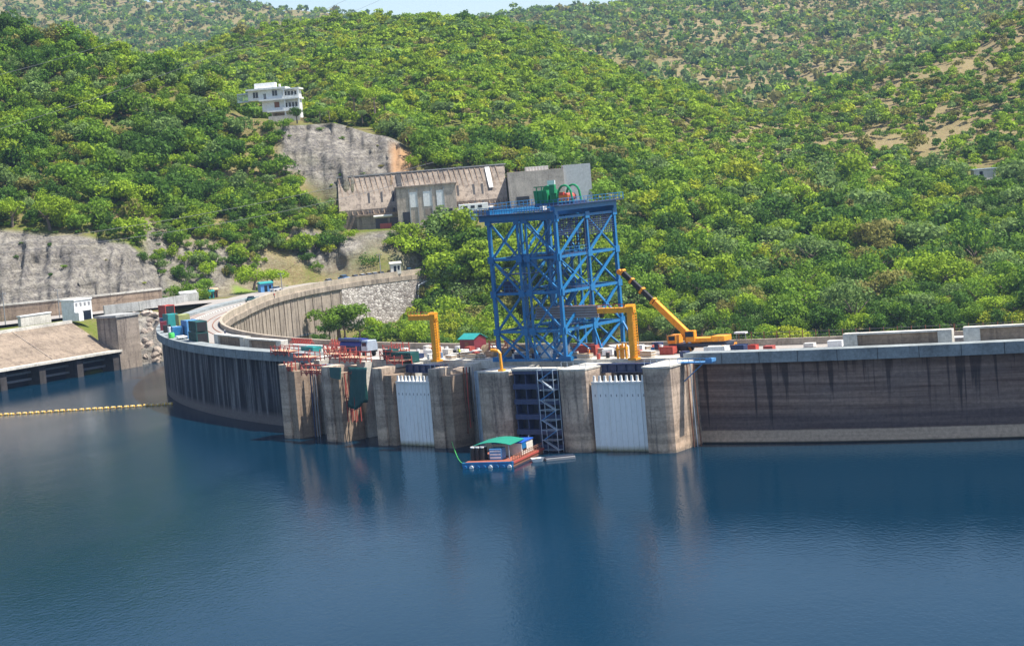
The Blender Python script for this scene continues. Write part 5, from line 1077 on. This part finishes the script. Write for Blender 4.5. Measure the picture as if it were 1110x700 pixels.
# ------------------------------------------------------------------ vegetation
def crown_quads(seed, n, lobes, flat_=.75, leaf=.6, droop=0):
    r_ = np.random.default_rng(seed); C_ = []
    ecc = r_.uniform(.75, 1.2)
    for i in range(lobes):
        a = r_.random() * 6.283; rr = (r_.random() ** .55) * .80 if i else 0
        C_.append((rr * math.cos(a) * ecc, rr * math.sin(a) / ecc, r_.uniform(-.42, .42) * flat_ * (1.1 - .6 * rr) + (.12 if i == 0 else 0), r_.uniform(.20, .46) if i else .5))
    C_ = np.array(C_); w = C_[:, 3] ** 2; li = r_.choice(len(C_), n, p=w / w.sum()); L = C_[li]
    dv = r_.normal(size=(n, 3)); dv[:, 2] = dv[:, 2] * .8 + .25; dv /= np.linalg.norm(dv, axis=1)[:, None]
    sh = r_.uniform(.5, 1.15, n) ** .8; ctr = L[:, :3] + dv * (L[:, 3] * sh)[:, None] * np.array([1, 1, flat_])
    nrm = dv + r_.normal(size=(n, 3)) * .55; nrm /= np.linalg.norm(nrm, axis=1)[:, None]
    t = np.cross(nrm, r_.normal(size=(n, 3))); t /= np.linalg.norm(t, axis=1)[:, None]; bt = np.cross(nrm, t)
    sz = r_.uniform(.5, 1.15, n)[:, None] * leaf; j = r_.uniform(.6, 1.2, (n, 4, 1))
    q = np.stack([-t - bt * .8, t * .9 - bt, t + bt * .7, -t * .8 + bt], 1) * (sz[:, None] / 2) * j + ctr[:, None]
    return q.astype(np.float32)          # unit crown, radius about 1
near_proto = [crown_quads(100 + i, [1500, 1650, 1350, 1500, 650, 1500, 1750, 1450, 1400, 800][i], [10, 13, 9, 15, 12, 17][i % 6], [.8, .72, .9, .65][i % 4], .098) for i in range(10)]
mid_proto = [crown_quads(200 + i, 600, 9 + i % 5, [.8, .7, .9][i % 3], .155) for i in range(8)]
far_proto = [crown_quads(300 + i, 190, 6 + i % 4, .78, .265) for i in range(6)]
vfar_proto = [crown_quads(400 + i, 40, 5, .8, .52) for i in range(6)]
PAL = {'bright green': (.25, .36, .022), 'mid green': (.15, .26, .022), 'dark green': (.07, .15, .018), 'grey green': (.17, .26, .07), 'yellowish green': (.32, .37, .022), 'olive': (.23, .22, .055)}
PN = list(PAL); PV = np.array([PAL[k] for k in PN])
def proj_px(P):
    d = P - np.array([0, 0, H]); z = d @ np.array(FW); return 555 + F * (d @ np.array(RT)) / z, 350 - F * (d @ np.array(UPV)) / z
# candidate positions: jittered in world space by sampling photo columns and distance
def sample(d0, d1, spacing, x0=-70, x1=1180):
    out = []; d = d0
    while d < d1:
        step = spacing / d * F; xs = np.arange(x0, x1, step); xs = xs + rng.uniform(-.48, .48, len(xs)) * step
        ds = d + rng.uniform(-.48, .48, len(xs)) * spacing; out.append(np.stack([xs, ds], 1)); d += spacing * .88
    return np.concatenate(out)
# skyline visibility table
colx = np.arange(-80, 1190, 4.0); vis = {}
el = (ZG - H) / YG; emax = np.maximum.accumulate(el, axis=1)
def visible(x, d, z, slack):
    i = np.clip(np.searchsorted(xg, x) - 1, 0, nx - 1); j = np.clip(np.searchsorted(dgrid, d) - 2, 0, nd - 1)
    return (z + slack - H) / d > emax[i, j] - .001
def keep(xs, ds, pts, rk, fl, og, dens):
    z = pts[:, 2]; a = np.degrees(np.arctan2(pts[:, 1] - CY, pts[:, 0] - CX)) % 360; rr = np.hypot(pts[:, 0] - CX, pts[:, 1] - CY)
    ok = (fl < .25) & (og < .3) & (z > -26)
    rin_ = np.interp((a - 180) * math.pi / 180 * 240, [p[0] for p in RIN_PTS], [p[1] for p in RIN_PTS]); ok &= ~((a > 139.8) & (a < 330) & (rr > rin_ - 3) & (rr < 262)) & ~((a > 184) & (a < 330) & (rr < 300))
    ok &= ~((xs < 186) & (ds < 638)) 
    ok &= (rk < .35) | (rng.random(len(xs)) < .035)
    # bare patches
    bare = vnoise(pts[:, 0], pts[:, 1], 26, 31) * np.where(ds > 900, .5, 1) + .5 * vnoise(pts[:, 0], pts[:, 1], 9, 32) + np.where(ds > 900, vnoise(pts[:, 0], pts[:, 1], 85, 33) * .35, 0)
    return ok & (bare + np.where(ds > 830, rng.uniform(-.32, .32, len(xs)), 0) < dens)
def tints(pts, far=0.0):
    n = len(pts); zone = vnoise(pts[:, 0], pts[:, 1], 60, 41) + np.where((pts[:, 1] > 840) & (pts[:, 1] < 1400) & (pts[:, 0] < 130), .85, 0) - np.where((pts[:, 1] < 830) & (pts[:, 0] < -60), .28, 0) + rng.normal(size=n) * .12
    w = np.stack([.9 + 1.2 * zone, np.full(n, 1.0), .75 - 1.2 * zone, np.full(n, .45), .12 + .3 * zone, np.full(n, .2)], 1); w[:, 3] += np.where(pts[:, 1] > 1350, 2.0, 0); w[:, 5] += np.where(pts[:, 1] > 1350, .8, 0) + np.where((pts[:, 1] > 880) & (pts[:, 0] > 150), .5, 0); w = np.clip(w, .03, None); w /= w.sum(1)[:, None]
    c = (w.cumsum(1) < rng.random(n)[:, None]).sum(1); c = np.clip(c, 0, 5); return c
A = sample(596, 815, 5.0, -170, 1320); P_, rk, fl, og = ground(A[:, 0], A[:, 1])
right = A[:, 0] > 470
ok = keep(A[:, 0], A[:, 1], P_, rk, fl, og, np.where(right, .52, .62)) & visible(A[:, 0], A[:, 1], P_[:, 2], 9)
pyx, pyy = proj_px(P_ + np.array([0, 0, 4.0])); ok &= (pyx > -150) & (pyx < 1310) & (pyy < 392)
# sight lines kept open onto the buildings
ok &= ~((pyx > 362) & (pyx < 640) & (pyy > 176) & (pyy < 238) & (A[:, 1] < 712) & (A[:, 1] > 660))
ok &= ~((pyx > 255) & (pyx < 332) & (pyy > 84) & (pyy < 128)) & ~((pyx > 232) & (pyx < 458) & (pyy > 284) & (pyy < 334))
ok &= ~((pyx > 1044) & (pyx < 1086) & (pyy > 180) & (pyy < 198)) & ~((pyx > 666) & (pyx < 704) & (pyy > 226) & (pyy < 242))
A, P_ = A[ok], P_[ok]
G1 = sample(604, 698, 4.0, 385, 640); Q1, *_ = ground(G1[:, 0], G1[:, 1]); gx_, gy_ = proj_px(Q1 + np.array([0, 0, 4.5])); aa = np.degrees(np.arctan2(Q1[:, 1] - CY, Q1[:, 0] - CX)); r1 = np.hypot(Q1[:, 0] - CX, Q1[:, 1] - CY)
o1 = (gy_ > 250) & (gy_ < 385) & ~((gx_ < 520) & (gy_ < 256)) & ~((aa > 139.8) & (r1 > 239)) & ~((gx_ < 458) & (gy_ < 345)) & (rng.random(len(G1)) < .75); A = np.concatenate([A, G1[o1]]); P_ = np.concatenate([P_, Q1[o1]])
for xa, xb, da, db, sp_, ylo, yhi, pr in ((452, 560, 640, 704, 2.7, 252, 385, .5), (186, 300, 640, 712, 3.4, 175, 296, .9), (300, 380, 676, 716, 3.0, 190, 268, .62), (318, 440, 677, 700, 3.0, 252, 292, .45), (222, 266, 725, 800, 3.4, 100, 180, .55), (395, 540, 690, 703, 3.0, 247, 285, .4)):
    G1 = sample(da, db, sp_ * .9, xa, xb); Q1, rk1, *_ = ground(G1[:, 0], G1[:, 1]); gx_, gy_ = proj_px(Q1 + np.array([0, 0, 3.5])); aa = np.degrees(np.arctan2(Q1[:, 1] - CY, Q1[:, 0] - CX)); r1 = np.hypot(Q1[:, 0] - CX, Q1[:, 1] - CY)
    o1 = (gy_ > ylo) & (gy_ < yhi) & ~((aa > 139.8) & (r1 > 232) & (r1 < 263)) & (rng.random(len(G1)) < pr) & ~((gx_ > 262) & (gx_ < 318) & (gy_ > 284)) & ((rk1 < .5) | (rng.random(len(G1)) < .6)); A = np.concatenate([A, G1[o1]]); P_ = np.concatenate([P_, Q1[o1]])
n_ = len(A)
rad_ = np.clip(rng.lognormal(1.15, .36, n_), 1.6, 7.0) * 1.12; rad_ = np.where(A[:, 0] > 560, rad_ * 1.18, rad_); rad_ = np.where((A[:, 0] > 186) & (A[:, 0] < 455) & (A[:, 1] < 716), rad_ * .72, rad_)
ci = tints(P_)
print('near candidates', n_)
order = np.argsort(-(rad_ / A[:, 1]) + (0 * rad_)); order = order[np.argsort(A[order, 1] - 14 * rad_[order] + np.where((A[order, 0] < -20) | (A[order, 0] > 1130), 900, 0))]
N_IND = 286; ind = order[:N_IND]; rest = order[N_IND:]
crown_me = [npmesh('crown', p.reshape(-1, 3), np.arange(len(p) * 4).reshape(-1, 4), M['leaf_obj']) for p in near_proto]
def trunk_mesh(seed):
    r_ = random.Random(seed); b = MB(); lean = (r_.uniform(-.12, .12), r_.uniform(-.12, .12))
    b.tube([(0, 0, -.5), (lean[0] * .4, lean[1] * .4, .5), (lean[0], lean[1], 1.1)], [.085, .065, .05], 7)
    for k in range(5):
        a = k * 1.257 + r_.uniform(-.4, .4); L2 = r_.uniform(.45, .75)
        b.tube([(lean[0] * .7, lean[1] * .7, .75 + .06 * k), (lean[0] + L2 * .5 * math.cos(a), lean[1] + L2 * .5 * math.sin(a), 1.15 + .05 * k), (lean[0] + L2 * math.cos(a), lean[1] + L2 * math.sin(a), 1.5 + .05 * k)], [.042, .03, .012], 5)
    o = b.build('trunk', M['bark']); me_ = o.data; bpy.data.objects.remove(o); return me_
trunk_me = [trunk_mesh(i) for i in range(5)]
def zone_of(x, d):
    if x < 200: return 'on the left hill above the grey cliff' if d > 660 else 'on the ledge at the top of the grey cliff'
    if x < 345: return 'on the dry slope between the grey cliff and the white house' if d > 690 else 'on the rocky slope above the crest road'
    if x < 470: return 'below the concrete terrace building' if d > 676 else 'in the gorge below the stone retaining wall'
    if x < 520: return 'in the gorge left of the blue tower'
    if x < 690: return 'on the slope seen through and behind the blue tower'
    if x < 850: return 'on the lower slope above the mobile crane' if d < 680 else 'on the upper slope above the mobile crane'
    return 'on the lower slope above the right-hand concrete barriers' if d < 680 else 'on the upper slope at the right of the photo'
def tree(p, r_, hgt, cname, label, group, proto=None, c=None, flat_=1.0, name='tree'):
    i = random.randrange(len(crown_me)) if proto is None else proto
    g = empty(name, p, random.uniform(0, 6.28), label, 'tree', group)
    t = bpy.data.objects.new('trunk', trunk_me[random.randrange(5)]); link(t, g); t.scale = (r_ * 1.0, r_ * 1.0, hgt / 1.55)
    o = bpy.data.objects.new('crown', crown_me[i]); link(o, g); o.location = (0, 0, hgt); o.scale = (r_, r_, r_ * flat_)
    k = random.uniform(.85, 1.18); cc = c or PAL[cname]; o.color = (cc[0] * k, cc[1] * k, cc[2] * k, 1)
    return g
SZ = lambda r_: 'large ' if r_ > 4.4 else ('small ' if r_ < 2.8 else '')
for i in ind:
    cn = PN[ci[i]]; zn = zone_of(A[i, 0], A[i, 1]); s_ = SZ(rad_[i])
    tree(P_[i], rad_[i], rad_[i] * random.uniform(.85, 1.15), cn, f'{s_}{cn} tree {zn}', f'{s_}{cn} trees {zn}', flat_=random.uniform(.85, 1.1))
# the trees that stand out
ut = tree(at(368, 364, 628), 8.6, 8.0, 'mid green', 'umbrella-shaped tree growing against the downstream dam wall', None, 6, None, .72); uc = [c for c in ut.children if c.name.startswith('crown')][0].copy(); link(uc, ut); uc.rotation_euler = (0, 0, 1.7); uc.location.z = 6.8
for x, y, d, r_, cn in ((357, 366, 624, 4.2, 'dark green'), (374, 364, 625, 4.6, 'dark green'), (390, 366, 630, 4.2, 'dark green'), (348, 374, 618, 3.0, 'dark green')): tree(at(x, y, d), r_, r_ * .8, cn, 'dark bush crowding the foot of the umbrella-shaped tree', 'dark bushes under the umbrella-shaped tree')
tree(at(275, 311, 640), 6.4, 3.2, 'bright green', 'broad bright green tree on the lawn beside the crest road, left one of two', None, 1, None, .62); tree(at(294, 310, 648), 6.6, 3.6, 'bright green', 'broad bright green tree on the lawn, right one above the kiosk', None, 5, None, .62)
tree(at(402, 297, 682), 5.0, 4.6, 'dark green', 'dense dark tree shading the parked cars', None, 4); tree(at(322, 131, 752), 3.6, 3.4, 'dark green', 'dark bushy tree hiding the right corner of the white house', None, 3)
for x, y, d, r_, cn, lb in ((347, 128, 757, 2.6, 'mid green', 'thin tree on the terrace edge right of the white house'), (357, 127, 757, 2.4, 'bright green', 'light tree on the terrace edge above the bare rock'), (393, 131, 760, 2.4, 'grey green', 'narrow grey green tree at the right edge of the terrace'), (406, 118, 772, 4.6, 'bright green', 'bright tree behind the right end of the terrace'), (384, 116, 780, 4.0, 'mid green', 'green tree behind the middle of the terrace'), (418, 122, 778, 4.2, 'dark green', 'dark tree behind the right end of the terrace')):
    tree(at(x, y, d), r_, r_ * 1.2, cn, lb, None)
# everything smaller: one sheet of woodland per distance
def bake(name, protos, pts, r_, hgt, cidx, flat_=.95, desat=0.0):
    n = len(pts)
    if n == 0: return
    ks = rng.integers(0, len(protos), n); VV = []; CC = []
    base = PV[cidx] * rng.uniform(.82, 1.2, n)[:, None]
    for k, pr in enumerate(protos):
        s = np.where(ks == k)[0]
        if not len(s): continue
        a = rng.uniform(0, 6.283, len(s)); ca, sa = np.cos(a)[:, None], np.sin(a)[:, None]; q = pr.reshape(-1, 3)
        x = q[None, :, 0] * ca - q[None, :, 1] * sa; y = q[None, :, 0] * sa + q[None, :, 1] * ca; z = np.broadcast_to(q[None, :, 2], x.shape)
        v = np.stack([x * r_[s][:, None] + pts[s, 0][:, None], y * r_[s][:, None] + pts[s, 1][:, None], z * (r_[s] * flat_)[:, None] + (pts[s, 2] + hgt[s])[:, None]], -1)
        VV.append(v.reshape(-1, 3)); CC.append(np.repeat(base[s], len(q), 0))
    V_ = np.concatenate(VV); c_ = np.concatenate(CC)
    o = bpy.data.objects.new(name, npmesh(name, V_, np.arange(len(V_)).reshape(-1, 4), M['leaf_att'], {'tint': c_})); link(o); tag(o, kind='stuff'); print(name, n, len(V_) // 4); return o
bake('woodland', mid_proto, P_[rest], rad_[rest], rad_[rest] * .85, ci[rest])
def belt(name, d0, d1, spacing, protos, rlo, rhi, dens, zmin=-100, hk=.75):
    B = sample(d0, d1, spacing); Q, rk_, fl_, og_ = ground(B[:, 0], B[:, 1]); ok = keep(B[:, 0], B[:, 1], Q, rk_, fl_, og_, dens(B) if callable(dens) else dens) & visible(B[:, 0], B[:, 1], Q[:, 2], 10)
    x, y = proj_px(Q); ok &= (x > -60) & (x < 1170) & (y > -40)
    B, Q = B[ok], Q[ok]; r_ = np.clip(rng.lognormal(math.log((rlo + rhi) / 2.1), .33, len(B)), rlo * .7, rhi * 1.5); bake(name, protos, Q, r_, r_ * hk, tints(Q))
belt('hillside_woodland', 815, 1300, 4.7, far_proto, 1.9, 4.0, lambda B: np.where(B[:, 0] > 900, .10, np.where(B[:, 0] > 780, .26, .6)))
belt('distant_woodland', 1300, 2700, 10.5, vfar_proto, 3.0, 6.4, .30)
belt('far_ridge_woodland', 2700, 3400, 19, vfar_proto, 4.2, 8, .30)
# shrubs between the trees
B = sample(570, 815, 3.4); Q, rk_, fl_, og_ = ground(B[:, 0], B[:, 1]); ok = keep(B[:, 0], B[:, 1], Q, rk_, fl_, og_, .75) & visible(B[:, 0], B[:, 1], Q[:, 2], 6); x, y = proj_px(Q)
ok &= (x > -40) & (x < 1150) & ~((x > 255) & (x < 332) & (y > 84) & (y < 132)) & ~((x > 240) & (x < 470) & (y > 284) & (y < 335)); B, Q = B[ok], Q[ok]; r_ = rng.uniform(.8, 2.1, len(B))
bake('shrubs', far_proto, Q, r_, r_ * .4, tints(Q), .8)
B = sample(606, 760, 6.5); Q, rk_, fl_, og_ = ground(B[:, 0], B[:, 1]); x, y = proj_px(Q); ok = (rk_ > .4) & (rng.random(len(B)) < .16) & (x < 470); Q = Q[ok]; r_ = rng.uniform(.5, 1.4, len(Q)); bake('cliff_shrubs', far_proto, Q, r_, r_ * .3, tints(Q), .8)
# rocks on the shore beside the end of the crest
def rock_mesh(seed):
    bm = bmesh.new(); bmesh.ops.create_icosphere(bm, subdivisions=2, radius=1); r_ = random.Random(seed)
    for v in bm.verts: v.co *= r_.uniform(.75, 1.15); v.co.z *= .7
    me_ = bpy.data.meshes.new('boulder'); bm.to_mesh(me_); bm.free(); me_.materials.append(M['rockm']); return me_
M['rockm'] = concrete('rock', (.36, .30, .25), .3, .2)
rms = [rock_mesh(i) for i in range(4)]
for i in range(46):
    x = random.uniform(147, 186); d = random.uniform(560, 588); Q, *_ = ground(np.array([x]), np.array([d])); o = bpy.data.objects.new('boulder', random.choice(rms)); link(o); o.location = Q[0]; k = random.uniform(.5, 1.8); o.scale = (k, k, k); o.rotation_euler = (random.random(), random.random(), random.random() * 6)
    tag(o, 'brown boulder on the rocky bank between the grey pillar and the dam', 'rock', 'boulders on the left bank')
